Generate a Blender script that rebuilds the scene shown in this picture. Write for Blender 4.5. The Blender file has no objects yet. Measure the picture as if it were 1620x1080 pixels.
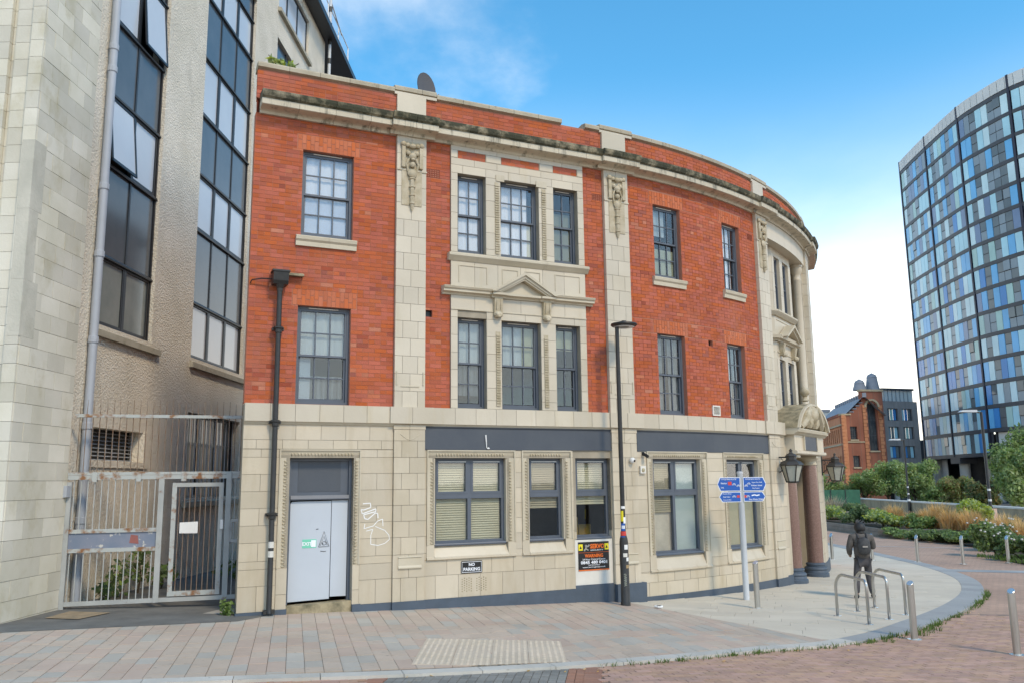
import bpy, bmesh, math, random
import numpy as np
from mathutils import Vector, Matrix
random.seed(7); rng = np.random.default_rng(7)
sc = bpy.context.scene
R = math.radians
# ------------------------------------------------------------------ camera
cam = bpy.data.cameras.new('camera'); camo = bpy.data.objects.new('camera', cam)
sc.collection.objects.link(camo)
FP = 1330.0
_p, _r = R(9.38), R(-.65)
_F = Vector((0, math.cos(_p), math.sin(_p))); _X = Vector((1, 0, 0)); _U = Vector((0, -math.sin(_p), math.cos(_p)))
CR = _X*math.cos(_r) + _U*math.sin(_r); CU = -_X*math.sin(_r) + _U*math.cos(_r); CF = _F
camo.matrix_world = Matrix(((CR.x, CU.x, -CF.x, 0), (CR.y, CU.y, -CF.y, 0), (CR.z, CU.z, -CF.z, 0), (0, 0, 0, 1)))
cam.sensor_width = 36; cam.lens = 36*FP/1620; cam.clip_start = .1; cam.clip_end = 3000
sc.camera = camo
# ------------------------------------------------------------------ sky, sun, exposure
SUN_EL, SUN_AZ = R(46), R(143)          # azimuth clockwise from +Y (north)
w = bpy.data.worlds.new('World'); sc.world = w; w.use_nodes = True
nt = w.node_tree; nt.nodes.clear()
def N(t, **k):
    n = nt.nodes.new(t)
    for a, b in k.items(): setattr(n, a, b)
    return n
out = N('ShaderNodeOutputWorld'); bg = N('ShaderNodeBackground'); bg.inputs['Strength'].default_value = .15
sky = N('ShaderNodeTexSky', sky_type='NISHITA'); sky.sun_disc = False
sky.sun_elevation = SUN_EL; sky.sun_rotation = SUN_AZ; sky.air_density = 1.0; sky.dust_density = .2; sky.ozone_density = 3.0
tc = N('ShaderNodeTexCoord'); sep = N('ShaderNodeSeparateXYZ'); nt.links.new(tc.outputs['Generated'], sep.inputs[0])
def MATH(op, a, b=None, c=None, clamp=False):
    n = N('ShaderNodeMath', operation=op); n.use_clamp = clamp
    for i, v in enumerate((a, b, c)):
        if v is None: continue
        if hasattr(v, 'links') or hasattr(v, 'is_linked'): nt.links.new(v, n.inputs[i])
        else: n.inputs[i].default_value = v
    return n.outputs[0]
def RAMP(v, a, b, c=0., d=1.):
    n = N('ShaderNodeMapRange'); n.interpolation_type = 'SMOOTHSTEP'
    nt.links.new(v, n.inputs[0])
    for i, q in enumerate((a, b, c, d)): n.inputs[i+1].default_value = q
    return n.outputs[0]
zc = MATH('MAXIMUM', sep.outputs[2], 0.02)
den = MATH('ADD', zc, .12)
cx = MATH('DIVIDE', sep.outputs[0], den); cy = MATH('DIVIDE', sep.outputs[1], den)
comb = N('ShaderNodeCombineXYZ'); nt.links.new(cx, comb.inputs[0]); nt.links.new(cy, comb.inputs[1])
no = N('ShaderNodeTexNoise'); no.inputs['Scale'].default_value = .62; no.inputs['Detail'].default_value = 9; no.inputs['Roughness'].default_value = .56
mp = N('ShaderNodeMapping'); mp.inputs['Location'].default_value = (3.80, 1.57, 0); mp.inputs['Scale'].default_value = (1, .75, 1)
nt.links.new(comb.outputs[0], mp.inputs[0]); nt.links.new(mp.outputs[0], no.inputs['Vector'])
cl_hi = RAMP(no.outputs[0], .57, .76, 0, .75)            # scattered fair-weather cloud
hz = RAMP(sep.outputs[2], .0, .46, 1., 0.)             # thin white cloud thickening to the horizon
hz2 = MATH('MULTIPLY', hz, RAMP(no.outputs[0], .3, .62, .55, 1.15))
fac = MATH('MAXIMUM', cl_hi, hz2, clamp=True)
mix = N('ShaderNodeMixRGB'); nt.links.new(fac, mix.inputs[0])
hsv = N('ShaderNodeHueSaturation'); hsv.inputs['Hue'].default_value = .482; hsv.inputs['Saturation'].default_value = 1.25; hsv.inputs['Value'].default_value = 2.1; nt.links.new(sky.outputs[0], hsv.inputs['Color']); nt.links.new(hsv.outputs[0], mix.inputs[1])
mix.inputs[2].default_value = (14.5, 13.6, 12.2, 1)
nt.links.new(mix.outputs[0], bg.inputs[0]); nt.links.new(bg.outputs[0], out.inputs[0])
sl = bpy.data.lights.new('sun', 'SUN'); sl.energy = 2.8; sl.angle = R(10); sl.color = (1, .82, .58)
so = bpy.data.objects.new('sun', sl); sc.collection.objects.link(so)
sd = Vector((math.sin(SUN_AZ)*math.cos(SUN_EL), math.cos(SUN_AZ)*math.cos(SUN_EL), math.sin(SUN_EL)))
so.rotation_euler = sd.to_track_quat('Z', 'Y').to_euler(); so.location = sd*60
vs = sc.view_settings; vs.view_transform = 'Standard'; vs.look = 'None'; vs.gamma = 1; vs.exposure = -0.2
try: vs.use_curve_mapping = False
except Exception: pass
sc.cycles.use_denoising = True
sc.cycles.max_bounces = 7; sc.cycles.diffuse_bounces = 3; sc.cycles.glossy_bounces = 3; sc.cycles.transparent_max_bounces = 12
sc.cycles.caustics_reflective = False; sc.cycles.caustics_refractive = False
# ------------------------------------------------------------------ shape helpers
TH = R(25.0); S1 = 6.6; RC = 15.0; P0 = (-4.55, 14.21)
_d = (math.cos(TH), math.sin(TH)); _n = (math.sin(TH), -math.cos(TH))
CC = (P0[0]+_d[0]*S1-_n[0]*RC, P0[1]+_d[1]*S1-_n[1]*RC)
def head(s): return TH if s <= S1 else TH+(s-S1)/RC
def W(s, n, z):                       # curved street front: s along, n outward, z up
    if s <= S1: return (P0[0]+_d[0]*s+_n[0]*n, P0[1]+_d[1]*s+_n[1]*n, z)
    a = TH+(s-S1)/RC
    return (CC[0]+math.sin(a)*(RC+n), CC[1]-math.cos(a)*(RC+n), z)
TT = [-40, -10, 1.9, 4.6, 8.2, 9.7, 11.4, 24, 60, 900]
ZZ = [-1.3, -1.75, -2.12, -2.21, -2.33, -2.42, -2.46, -2.74, -3.0, -3.2]
def g(x, y): return float(np.interp(x*_d[0]+y*_d[1], TT, ZZ))
def gs(s, n=.1): p = W(s, n, 0); return g(p[0], p[1])
def frame(P, hd):                     # straight local frame: a along hd, b outward (right of heading), c up
    dx, dy = math.cos(hd), math.sin(hd)
    return lambda a, b, c: (P[0]+dx*a+dy*b, P[1]+dy*a-dx*b, c)
def seg(P, Q): return frame(P, math.atan2(Q[1]-P[1], Q[0]-P[0])), math.dist(P[:2], Q[:2])
def ident(a, b, c): return (a, b, c)
def proj(p):
    v = Vector(p); z = v.dot(CF)
    if z < .1: return None
    return (810+FP*v.dot(CR)/z, 540-FP*v.dot(CU)/z, z)
class MB:
    def __init__(s, fn=ident): s.v = []; s.f = []; s.m = []; s.fn = fn
    def P(s, a, b, c): s.v.append(s.fn(a, b, c)); return len(s.v)-1
    def F(s, idx, m=0): s.f.append(tuple(idx)); s.m.append(m)
    def box(s, a0, a1, b0, b1, c0, c1, sg=None, m=0):
        if sg is None: sg = max(1, int(abs(a1-a0)/.55)) if s.fn is W else 1
        L = []
        for i in range(sg+1):
            a = a0+(a1-a0)*i/sg
            L.append([s.P(a, b0, c0), s.P(a, b1, c0), s.P(a, b1, c1), s.P(a, b0, c1)])
        for i in range(sg):
            p, q = L[i], L[i+1]
            for k in range(4): s.F((p[k], q[k], q[(k+1) % 4], p[(k+1) % 4]), m)
        s.F(L[0], m); s.F(L[-1][::-1], m); return s
    def sweep(s, prof, a0, a1, sg=None, m=0, cap=True):
        if sg is None: sg = max(1, int(abs(a1-a0)/.4)) if s.fn is W else 1
        L = [[s.P(a0+(a1-a0)*i/sg, b, c) for b, c in prof] for i in range(sg+1)]; n = len(prof)
        for i in range(sg):
            for k in range(n): s.F((L[i][k], L[i+1][k], L[i+1][(k+1) % n], L[i][(k+1) % n]), m)
        if cap: s.F(L[0], m); s.F(L[-1][::-1], m)
        return s
    def ext(s, poly, b0, b1, m=0):    # polygon in (a,c), thickness along b
        A = [s.P(a, b0, c) for a, c in poly]; B = [s.P(a, b1, c) for a, c in poly]; n = len(poly)
        for k in range(n): s.F((A[k], A[(k+1) % n], B[(k+1) % n], B[k]), m)
        s.F(A[::-1], m); s.F(B, m); return s
    def flat(s, poly, c0, c1, m=0):   # polygon in (a,b), thickness along c
        A = [s.P(a, b, c0) for a, b in poly]; B = [s.P(a, b, c1) for a, b in poly]; n = len(poly)
        for k in range(n): s.F((A[k], A[(k+1) % n], B[(k+1) % n], B[k]), m)
        s.F(A[::-1], m); s.F(B, m); return s
    def lathe(s, prof, a=0, b=0, n=16, m=0):
        L = [[s.P(a+r*math.cos(2*math.pi*k/n), b+r*math.sin(2*math.pi*k/n), c) for k in range(n)] for r, c in prof]
        for i in range(len(prof)-1):
            for k in range(n): s.F((L[i][k], L[i][(k+1) % n], L[i+1][(k+1) % n], L[i+1][k]), m)
        s.F(L[0][::-1], m); s.F(L[-1], m); return s
    def tube(s, pts, r, n=8, m=0, cap=True):
        pts = [Vector(p) for p in pts]; rr = r if hasattr(r, '__len__') else [r]*len(pts); L = []; up = None
        for i, p in enumerate(pts):
            t = (pts[min(i+1, len(pts)-1)]-pts[max(i-1, 0)]).normalized()
            if up is None: up = Vector((0, 0, 1)) if abs(t.z) < .9 else Vector((1, 0, 0))
            x = t.cross(up).normalized(); y = x.cross(t).normalized(); up = y
            L.append([s.P(*(p+x*rr[i]*math.cos(2*math.pi*k/n)+y*rr[i]*math.sin(2*math.pi*k/n))) for k in range(n)])
        for i in range(len(pts)-1):
            for k in range(n): s.F((L[i][k], L[i][(k+1) % n], L[i+1][(k+1) % n], L[i+1][k]), m)
        if cap: s.F(L[0][::-1], m); s.F(L[-1], m)
        return s
    def ball(s, a, b, c, ra, rb, rc, n=8, h=5, m=0):
        return s.rings([[(a+ra*math.sin(math.pi*i/h)*math.cos(2*math.pi*k/n), b+rb*math.sin(math.pi*i/h)*math.sin(2*math.pi*k/n), c-rc*math.cos(math.pi*i/h)) for k in range(n)] for i in range(1, h)], m)
    def rings(s, rs, m=0):
        L = [[s.P(*p) for p in r] for r in rs]; n = len(rs[0])
        for i in range(len(L)-1):
            for k in range(n): s.F((L[i][k], L[i][(k+1) % n], L[i+1][(k+1) % n], L[i+1][k]), m)
        s.F(L[0][::-1], m); s.F(L[-1], m); return s
    def quad(s, p, m=0): s.F([s.P(*q) for q in p], m); return s
WL = {}
def wl(o): return WL[o.name] if o else Vector((0, 0, 0))
def tag(o, label=None, cat=None, group=None, kind=None):
    if label: o['label'] = label
    if cat: o['category'] = cat
    if group: o['group'] = group
    if kind: o['kind'] = kind
    return o
def link(o, parent, world=None):
    sc.collection.objects.link(o)
    if parent:
        o.parent = parent; WL[o.name] = wl(parent).copy()
    return o
def thing(name, loc, label, cat, group=None):
    o = bpy.data.objects.new(name, None); o.empty_display_size = .3; link(o, None)
    o.location = loc; WL[o.name] = Vector(loc); return tag(o, label, cat, group)
def build(mb, name, mats, parent=None, label=None, cat=None, group=None, kind=None, smooth=False, loc=None):
    if not isinstance(mats, (list, tuple)): mats = [mats]
    V = np.array(mb.v, float)
    if parent is None:
        if loc is None: loc = (float(V[:, 0].mean()), float(V[:, 1].mean()), float(V[:, 2].min()))
        base = Vector(loc)
    else: base = wl(parent)
    me = bpy.data.meshes.new(name); V = V-np.array(base)
    me.from_pydata(V.tolist(), [], mb.f)
    for m in mats: me.materials.append(m)
    if len(mats) > 1: me.polygons.foreach_set('material_index', mb.m)
    bm = bmesh.new(); bm.from_mesh(me); bmesh.ops.recalc_face_normals(bm, faces=bm.faces); bm.to_mesh(me); bm.free()
    if smooth:
        me.polygons.foreach_set('use_smooth', [True]*len(me.polygons))
        if smooth != 'all':
            try: me.set_sharp_from_angle(angle=R(38))
            except Exception: pass
    me.update(); o = bpy.data.objects.new(name, me); link(o, parent)
    if parent is None: o.location = base; WL[o.name] = base
    return tag(o, label, cat, group, kind)
# --- pieces: many alike boxes that share one mesh per material
_UN = {}
CUBE_V = np.array([(-.5, -.5, -.5), (.5, -.5, -.5), (.5, .5, -.5), (-.5, .5, -.5), (-.5, -.5, .5), (.5, -.5, .5), (.5, .5, .5), (-.5, .5, .5)])
CUBE_F = [(0, 3, 2, 1), (4, 5, 6, 7), (0, 1, 5, 4), (1, 2, 6, 5), (2, 3, 7, 6), (3, 0, 4, 7)]
def unit(mat):
    if mat.name not in _UN:
        me = bpy.data.meshes.new('unit_block'); me.from_pydata(CUBE_V.tolist(), [], CUBE_F); me.materials.append(mat); me.update(); _UN[mat.name] = me
    return _UN[mat.name]
def item(fn, a0, a1, b0, b1, c0, c1, mat):
    """box in a frame as (centre, ex, ey, ez, material); ex,ey,ez are full edge vectors"""
    am, bm_, cm = (a0+a1)/2, (b0+b1)/2, (c0+c1)/2
    c = Vector(fn(am, bm_, cm)); e = .002
    x = (Vector(fn(am+e, bm_, cm))-c).normalized(); y = (Vector(fn(am, bm_+e, cm))-c).normalized(); z = (Vector(fn(am, bm_, cm+e))-c).normalized()
    return (c, x*(a1-a0), y*(b1-b0), z*(c1-c0), mat)
def piece(name, it, parent, label=None):
    o = bpy.data.objects.new(name, unit(it[4])); link(o, parent); b = it[0]-wl(parent)
    x, y, z = it[1], it[2], it[3]
    o.matrix_basis = Matrix(((x.x, y.x, z.x, b.x), (x.y, y.y, z.y, b.y), (x.z, y.z, z.z, b.z), (0, 0, 0, 1)))
    if label: o['label'] = label
    return o
def scatter(items, name, rest, parent, limit=300):
    def key(it):
        q = proj(it[0])
        if q is None or not (-20 < q[0] < 1640 and -20 < q[1] < 1100): return 1e6
        return q[2]/math.sqrt(max(1e-6, it[1].length*max(it[2].length, it[3].length)))*.0+q[2]
    if len(items) > limit: items = sorted(items, key=key)
    for it in items[:limit]: piece(name, it, parent)
    more = items[limit:]
    if more:
        mats = []; V = []; Fc = []; mi = []; base = np.array(wl(parent))
        for k, it in enumerate(more):
            if it[4] not in mats: mats.append(it[4])
            A = np.array([it[1], it[2], it[3]]); V.append(CUBE_V@A+np.array(it[0])-base)
            Fc += [tuple(i+8*k for i in f) for f in CUBE_F]; mi += [mats.index(it[4])]*6
        me = bpy.data.meshes.new(rest); me.from_pydata(np.concatenate(V).tolist(), [], Fc)
        for m in mats: me.materials.append(m)
        me.polygons.foreach_set('material_index', mi); me.update()
        o = bpy.data.objects.new(rest, me); link(o, parent); o['kind'] = 'stuff'
# ------------------------------------------------------------------ materials
def mat(name, col, rough=.8, col2=None, scale=3., var=.12, isl=0., bump=0., bscale=60., metal=0., spec=.5, stretch=None, streak=None, coat=0., thr=(.35, .65), bdist=.02, hue=None):
    m = bpy.data.materials.new(name); m.use_nodes = True; t = m.node_tree; b = t.nodes['Principled BSDF']
    def nd(ty, **k):
        n = t.nodes.new(ty)
        for a, c in k.items(): setattr(n, a, c)
        return n
    L = t.links.new
    b.inputs['Roughness'].default_value = rough; b.inputs['Metallic'].default_value = metal
    b.inputs['Specular IOR Level'].default_value = spec
    if coat: b.inputs['Coat Weight'].default_value = coat
    geo = nd('ShaderNodeNewGeometry'); pos = geo.outputs['Position']
    if stretch:
        mpn = nd('ShaderNodeMapping'); mpn.inputs['Scale'].default_value = stretch; L(pos, mpn.inputs[0]); pos = mpn.outputs[0]
    n1 = nd('ShaderNodeTexNoise'); n1.inputs['Scale'].default_value = scale; n1.inputs['Detail'].default_value = 6; n1.inputs['Roughness'].default_value = .6; L(pos, n1.inputs['Vector'])
    mr = nd('ShaderNodeMapRange'); mr.inputs[1].default_value = thr[0]; mr.inputs[2].default_value = thr[1]; L(n1.outputs[0], mr.inputs[0])
    c2 = col2 if col2 else tuple(c*(1-2*var) for c in col)
    mx = nd('ShaderNodeMixRGB'); mx.inputs[1].default_value = (*col, 1); mx.inputs[2].default_value = (*c2, 1); L(mr.outputs[0], mx.inputs[0])
    cur = mx.outputs[0]
    if isl:
        oi = nd('ShaderNodeObjectInfo'); ad = nd('ShaderNodeMath', operation='ADD'); L(geo.outputs['Random Per Island'], ad.inputs[0]); L(oi.outputs['Random'], ad.inputs[1])
        fr = nd('ShaderNodeMath', operation='FRACT'); L(ad.outputs[0], fr.inputs[0])
        hs = nd('ShaderNodeHueSaturation'); L(cur, hs.inputs['Color'])
        mv = nd('ShaderNodeMapRange'); mv.inputs[3].default_value = 1-isl; mv.inputs[4].default_value = 1+isl; L(fr.outputs[0], mv.inputs[0]); L(mv.outputs[0], hs.inputs['Value'])
        f2 = nd('ShaderNodeMath', operation='MULTIPLY'); L(fr.outputs[0], f2.inputs[0]); f2.inputs[1].default_value = 7.31
        f3 = nd('ShaderNodeMath', operation='FRACT'); L(f2.outputs[0], f3.inputs[0])
        if hue:
            mh = nd('ShaderNodeMapRange'); mh.inputs[3].default_value = .5-hue; mh.inputs[4].default_value = .5+hue; L(f3.outputs[0], mh.inputs[0]); L(mh.outputs[0], hs.inputs['Hue'])
        ms = nd('ShaderNodeMapRange'); ms.inputs[3].default_value = 1-isl*.6; ms.inputs[4].default_value = 1+isl*.5; L(f3.outputs[0], ms.inputs[0]); L(ms.outputs[0], hs.inputs['Saturation'])
        cur = hs.outputs[0]
    if streak:                        # (colour, scale xyz, lo, hi, amount)
        sm = nd('ShaderNodeMapping'); sm.inputs['Scale'].default_value = streak[1]; L(geo.outputs['Position'], sm.inputs[0])
        sn = nd('ShaderNodeTexNoise'); sn.inputs['Scale'].default_value = 1; sn.inputs['Detail'].default_value = 5; sn.inputs['Roughness'].default_value = .65; L(sm.outputs[0], sn.inputs['Vector'])
        sr = nd('ShaderNodeMapRange'); sr.inputs[1].default_value = streak[2]; sr.inputs[2].default_value = streak[3]; sr.inputs[4].default_value = streak[4]; L(sn.outputs[0], sr.inputs[0])
        m2 = nd('ShaderNodeMixRGB'); L(sr.outputs[0], m2.inputs[0]); L(cur, m2.inputs[1]); m2.inputs[2].default_value = (*streak[0], 1); cur = m2.outputs[0]
    L(cur, b.inputs['Base Color'])
    if bump:
        n2 = nd('ShaderNodeTexNoise'); n2.inputs['Scale'].default_value = bscale; n2.inputs['Detail'].default_value = 5; L(geo.outputs['Position'], n2.inputs['Vector'])
        bp = nd('ShaderNodeBump'); bp.inputs['Strength'].default_value = bump; bp.inputs['Distance'].default_value = bdist; L(n2.outputs[0], bp.inputs['Height']); L(bp.outputs[0], b.inputs['Normal'])
    return m
def glass(name, tint=(.5, .55, .6), clear=.6, refl=.25):
    m = bpy.data.materials.new(name); m.use_nodes = True; t = m.node_tree; t.nodes.clear(); L = t.links.new
    o = t.nodes.new('ShaderNodeOutputMaterial'); tr = t.nodes.new('ShaderNodeBsdfTransparent'); tr.inputs[0].default_value = (*[x*clear+(1-clear)*x*x for x in tint], 1)
    gl = t.nodes.new('ShaderNodeBsdfGlossy'); gl.inputs['Roughness'].default_value = .03; gl.inputs[0].default_value = (.95, .97, 1, 1)
    lwt = t.nodes.new('ShaderNodeLayerWeight'); lwt.inputs[0].default_value = .5; lw = t.nodes.new('ShaderNodeMath'); lw.operation = 'POWER'; L(lwt.outputs['Facing'], lw.inputs[0]); lw.inputs[1].default_value = 4.0
    geo = t.nodes.new('ShaderNodeNewGeometry'); nn = t.nodes.new('ShaderNodeTexNoise'); nn.inputs['Scale'].default_value = 2.2; L(geo.outputs['Position'], nn.inputs['Vector'])
    bp = t.nodes.new('ShaderNodeBump'); bp.inputs['Strength'].default_value = .012; bp.inputs['Distance'].default_value = .05; L(nn.outputs[0], bp.inputs['Height']); L(bp.outputs[0], gl.inputs['Normal'])
    ad = t.nodes.new('ShaderNodeMath'); ad.operation = 'ADD'; ad.use_clamp = True; L(lw.outputs[0], ad.inputs[0]); ad.inputs[1].default_value = refl
    mx = t.nodes.new('ShaderNodeMixShader'); L(ad.outputs[0], mx.inputs[0]); L(tr.outputs[0], mx.inputs[1]); L(gl.outputs[0], mx.inputs[2]); L(mx.outputs[0], o.inputs[0])
    return m
M = {}
M['brick'] = mat('brick_red', (.475, .116, .046), .85, (.37, .085, .038), 1.2, isl=.12, bump=.3, bscale=70, hue=.005, thr=(.3, .72), streak=((.40, .17, .11), (1.3, 1.3, .7), .52, .80, .5))
M['brick_dark'] = mat('brick_burnt', (.36, .088, .046), .85, (.29, .07, .042), 2, isl=.12, bump=.3, bscale=70); M['brick_pale'] = mat('brick_faded', (.50, .175, .095), .85, (.43, .14, .075), 2, isl=.1, bump=.3, bscale=70)
M['brick_lintel'] = mat('brick_lintel_orange', (.52, .148, .058), .85, (.46, .122, .05), 1.3, isl=.10, bump=.2, bscale=70)
M['mortar'] = mat('mortar', (.47, .20, .13), .9, (.38, .15, .095), 2.2, bump=.2)
M['reveal'] = mat('brick_reveal', (.37, .075, .03), .85, (.30, .06, .03), 2, bump=.2)
M['stone'] = mat('glazed_stone', (.595, .525, .41), .42, (.52, .455, .345), .9, isl=.07, bump=.06, bscale=25, streak=((.46, .37, .21), (4.5, 4.5, .55), .58, .80, .55))
M['stone_low'] = mat('glazed_stone_lower', (.59, .51, .39), .42, (.51, .44, .325), .8, isl=.085, bump=.06, bscale=25, streak=((.38, .30, .18), (3.2, 3.2, .6), .50, .82, .6))
M['stone_joint'] = mat('stone_joint', (.38, .33, .25), .9)
M['stone_trim'] = mat('stone_trim', (.57, .505, .385), .5, (.49, .425, .31), 1.4, bump=.1, bscale=30, streak=((.30, .25, .16), (5, 5, 1.2), .60, .82, .6))
M['stone_carved'] = mat('stone_carved', (.53, .46, .335), .6, (.37, .305, .19), 5, bump=.25, bscale=50)
M['cornice'] = mat('cornice_stone', (.57, .51, .39), .55, (.50, .44, .325), 1.2, isl=.05, bump=.15, bscale=30, streak=((.055, .055, .035), (7., 7., 1.0), .52, .70, .8))
M['cornice_top'] = mat('cornice_top_algae', (.055, .055, .033), .9, (.30, .26, .17), 4.5, isl=.15, bump=.5, bscale=40, thr=(.46, .66))
M['coping'] = mat('coping_stone', (.46, .405, .30), .6, (.35, .30, .21), 2, isl=.05, bump=.15, streak=((.10, .09, .06), (6, 6, 3), .60, .75, .7))
M['weathered'] = mat('weathered_stone', (.46, .38, .24), .8, (.24, .20, .12), 3.5, bump=.4, bscale=25, streak=((.09, .085, .05), (4, 4, 4), .46, .70, .8))
M['plinth'] = mat('plinth_paint', (.075, .10, .135), .6, (.06, .08, .105), 3, bump=.15, bscale=30, streak=((.02, .022, .02), (4, 4, 7), .66, .78, .7))
M['frame'] = mat('frame_paint', (.105, .122, .15), .45, var=.06)
M['board'] = mat('sign_board_paint', (.060, .070, .088), .55, (.075, .085, .10), 1.5, bump=.05)
M['dark'] = mat('dark_metal', (.02, .021, .022), .5, (.035, .03, .025), 6)
M['pipe_black'] = mat('cast_iron', (.018, .018, .018), .45, (.03, .027, .024), 8, bump=.1)
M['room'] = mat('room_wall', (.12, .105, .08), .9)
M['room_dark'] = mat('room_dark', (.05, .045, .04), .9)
M['net'] = mat('white_net_curtain', (.80, .80, .79), .9, (.66, .67, .68), .8, stretch=(6, 6, .3))
M['net_reflect'] = mat('net_blue_reflection', (.58, .61, .65), .9, (.44, .48, .54), .9)  # net for lower sashes, bluish pane reflection put into its colour
M['curtain'] = mat('dark_curtain', (.30, .32, .34), .9, (.14, .15, .16), 5, stretch=(3, 3, .2))
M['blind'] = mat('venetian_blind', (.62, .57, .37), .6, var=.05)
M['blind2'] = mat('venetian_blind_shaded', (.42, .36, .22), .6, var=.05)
M['glass'] = glass('window_glass', (.96, .97, .98), 1, .07)
M['glass_dark'] = glass('window_glass_deep', (.82, .86, .87), .9, .06)
M['door'] = mat('door_board_paint', (.52, .56, .61), .55, (.48, .52, .57), .7, bump=.05, streak=((.30, .33, .38), (2, 2, .7), .66, .9, .5))
M['white'] = mat('white_paint', (.80, .79, .76), .6, var=.04)
M['offwhite'] = mat('offwhite_paint', (.72, .69, .62), .6, var=.05)
M['graffiti'] = mat('graffiti_paint', (.85, .84, .81), .7, var=.04)
M['terracotta'] = mat('terracotta_grille', (.30, .07, .035), .85, var=.1)
M['yellow'] = mat('sticker_yellow', (.85, .70, .02), .5, var=.02)
M['orange'] = mat('sign_orange', (.80, .16, .02), .5, var=.02)
M['black'] = mat('sign_black', (.012, .012, .013), .4, var=.02)
M['red'] = mat('sticker_red', (.62, .05, .04), .5, var=.02)
M['green'] = mat('sign_green', (.18, .60, .42), .5, var=.02)
M['blue'] = mat('sign_blue', (.012, .10, .42), .4, var=.03)
M['signwhite'] = mat('sign_white', (.85, .87, .9), .45, var=.02)
M['pinkgranite'] = mat('polished_pink_granite', (.25, .155, .125), .22, (.18, .105, .085), 30, bump=.02)
M['steel'] = mat('brushed_steel', (.56, .55, .52), .32, (.44, .43, .40), 3, metal=.9, stretch=(6, 6, .5))
M['pole_grey'] = mat('pale_grey_pole', (.60, .62, .64), .5, var=.05)
# ------------------------------------------------------------------ lettering (made while the scene is still empty)
TXT = {}
def mk_text(s, bold=0.0, shear=0):
    c = bpy.data.curves.new('t', 'FONT'); c.body = s; c.size = 1; c.align_x = 'CENTER'; c.align_y = 'CENTER'; c.offset = bold; c.resolution_u = 2; c.shear = shear
    o = bpy.data.objects.new('t', c); sc.collection.objects.link(o)
    dg = bpy.context.evaluated_depsgraph_get(); me = bpy.data.meshes.new_from_object(o.evaluated_get(dg))
    V = np.array([v.co[:2] for v in me.vertices]) if len(me.vertices) else np.zeros((0, 2)); Fc = [tuple(p.vertices) for p in me.polygons]
    V[:, 0] -= (V[:, 0].min()+V[:, 0].max())/2; V[:, 1] -= (V[:, 1].min()+V[:, 1].max())/2
    TXT[s] = (V, Fc, np.ptp(V[:, 0]), np.ptp(V[:, 1]))
    bpy.data.objects.remove(o); bpy.data.curves.remove(c); bpy.data.meshes.remove(me)
for _s, _b in (('NO', .03), ('PARKING', .03), ('SERVO', .04), ('WARNING', .035), ('24 Hour Control Centre', .01), ('0845 480 0401', .03), ('NATIONWIDE', .01), ('www.servo-group.co.uk', .015), ('SECURITY', .01),
               ('CYCLE RING ROUTE', .015), ('Station', .015), ('Uni.', .015), ('Upper Don Walk', .015), ('Kelham Island', .015), ('City Centre', .015), ('Nursery Street', .015), ('Sheaf Valley', .015), ('Country Park', .015), ('Five Weirs Walk', .015), ('EXIT', .03)): mk_text(_s, _b)
def put_text(mb, s, a, c, b, wid=None, hei=None, m=0, t=.002):
    V, Fc, w0, h0 = TXT[s]; k = (wid/w0) if wid else hei/h0; kx = k; ky = (hei/h0) if hei else k
    base = len(mb.v)
    for x, y in V: mb.P(a+x*kx, b, c+y*ky)
    for f in Fc: mb.F([base+i for i in f], m)
# ------------------------------------------------------------------ ground, pavement, road
M['ground'] = mat('ground_asphalt', (.10, .098, .092), .9, (.075, .073, .07), 1.5, bump=.3, bscale=40)
M['asphalt'] = mat('alley_asphalt', (.17, .166, .152), .9, (.12, .118, .108), 2.5, bump=.4, bscale=90)
M['bed'] = mat('slab_joint', (.17, .15, .13), .95)
M['bed_road'] = mat('road_joint', (.24, .185, .145), .95, (.18, .14, .11), 2)
M['slab_pink'] = mat('pink_slab', (.52, .42, .33), .85, (.45, .365, .285), 1.2, isl=.05, bump=.15, bscale=60, streak=((.20, .17, .15), (9, 9, 9), .62, .70, .65))
M['slab_rose'] = mat('rose_slab', (.52, .40, .315), .85, (.45, .345, .27), 1.2, isl=.05, bump=.15, bscale=60, streak=((.20, .16, .14), (7, 7, 7), .66, .74, .5))
M['slab_grey'] = mat('grey_slab', (.46, .42, .355), .85, (.40, .365, .31), 1.2, isl=.06, bump=.15, bscale=60, streak=((.17, .16, .15), (7, 7, 7), .66, .74, .5))
M['slab_light'] = mat('light_slab', (.62, .55, .435), .85, (.55, .485, .385), .9, isl=.045, bump=.12, bscale=50, streak=((.36, .34, .30), (2.5, 2.5, 2.5), .60, .78, .6))
M['kerb'] = mat('kerb_granite', (.55, .52, .46), .8, (.44, .42, .37), 1.5, isl=.08, bump=.15, bscale=80, streak=((.17, .165, .16), (8, 8, 8), .62, .72, .6))
M['kerb_blue'] = mat('kerb_blue_grey', (.30, .305, .30), .8, (.36, .36, .345), 1.0, isl=.10, bump=.15, bscale=80, streak=((.13, .135, .14), (4, 4, 4), .60, .76, .5))
M['tactile'] = mat('tactile_buff', (.57, .475, .365), .8, (.53, .445, .335), 1.5, isl=.08, bump=.1)
M['sett_red'] = mat('sett_red_brown', (.49, .305, .215), .9, (.41, .26, .19), 1.1, isl=.13, bump=.25, bscale=80, hue=.01, streak=((.20, .17, .14), (2, 2, 2), .55, .8, .5))
M['sett_grey'] = mat('sett_dark_grey', (.25, .24, .215), .9, (.19, .185, .165), 1.5, isl=.14, bump=.25, bscale=80)
M['sett_border'] = mat('sett_border_red', (.36, .185, .12), .9, (.30, .155, .105), 1.5, isl=.10, bump=.2, bscale=80)
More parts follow.
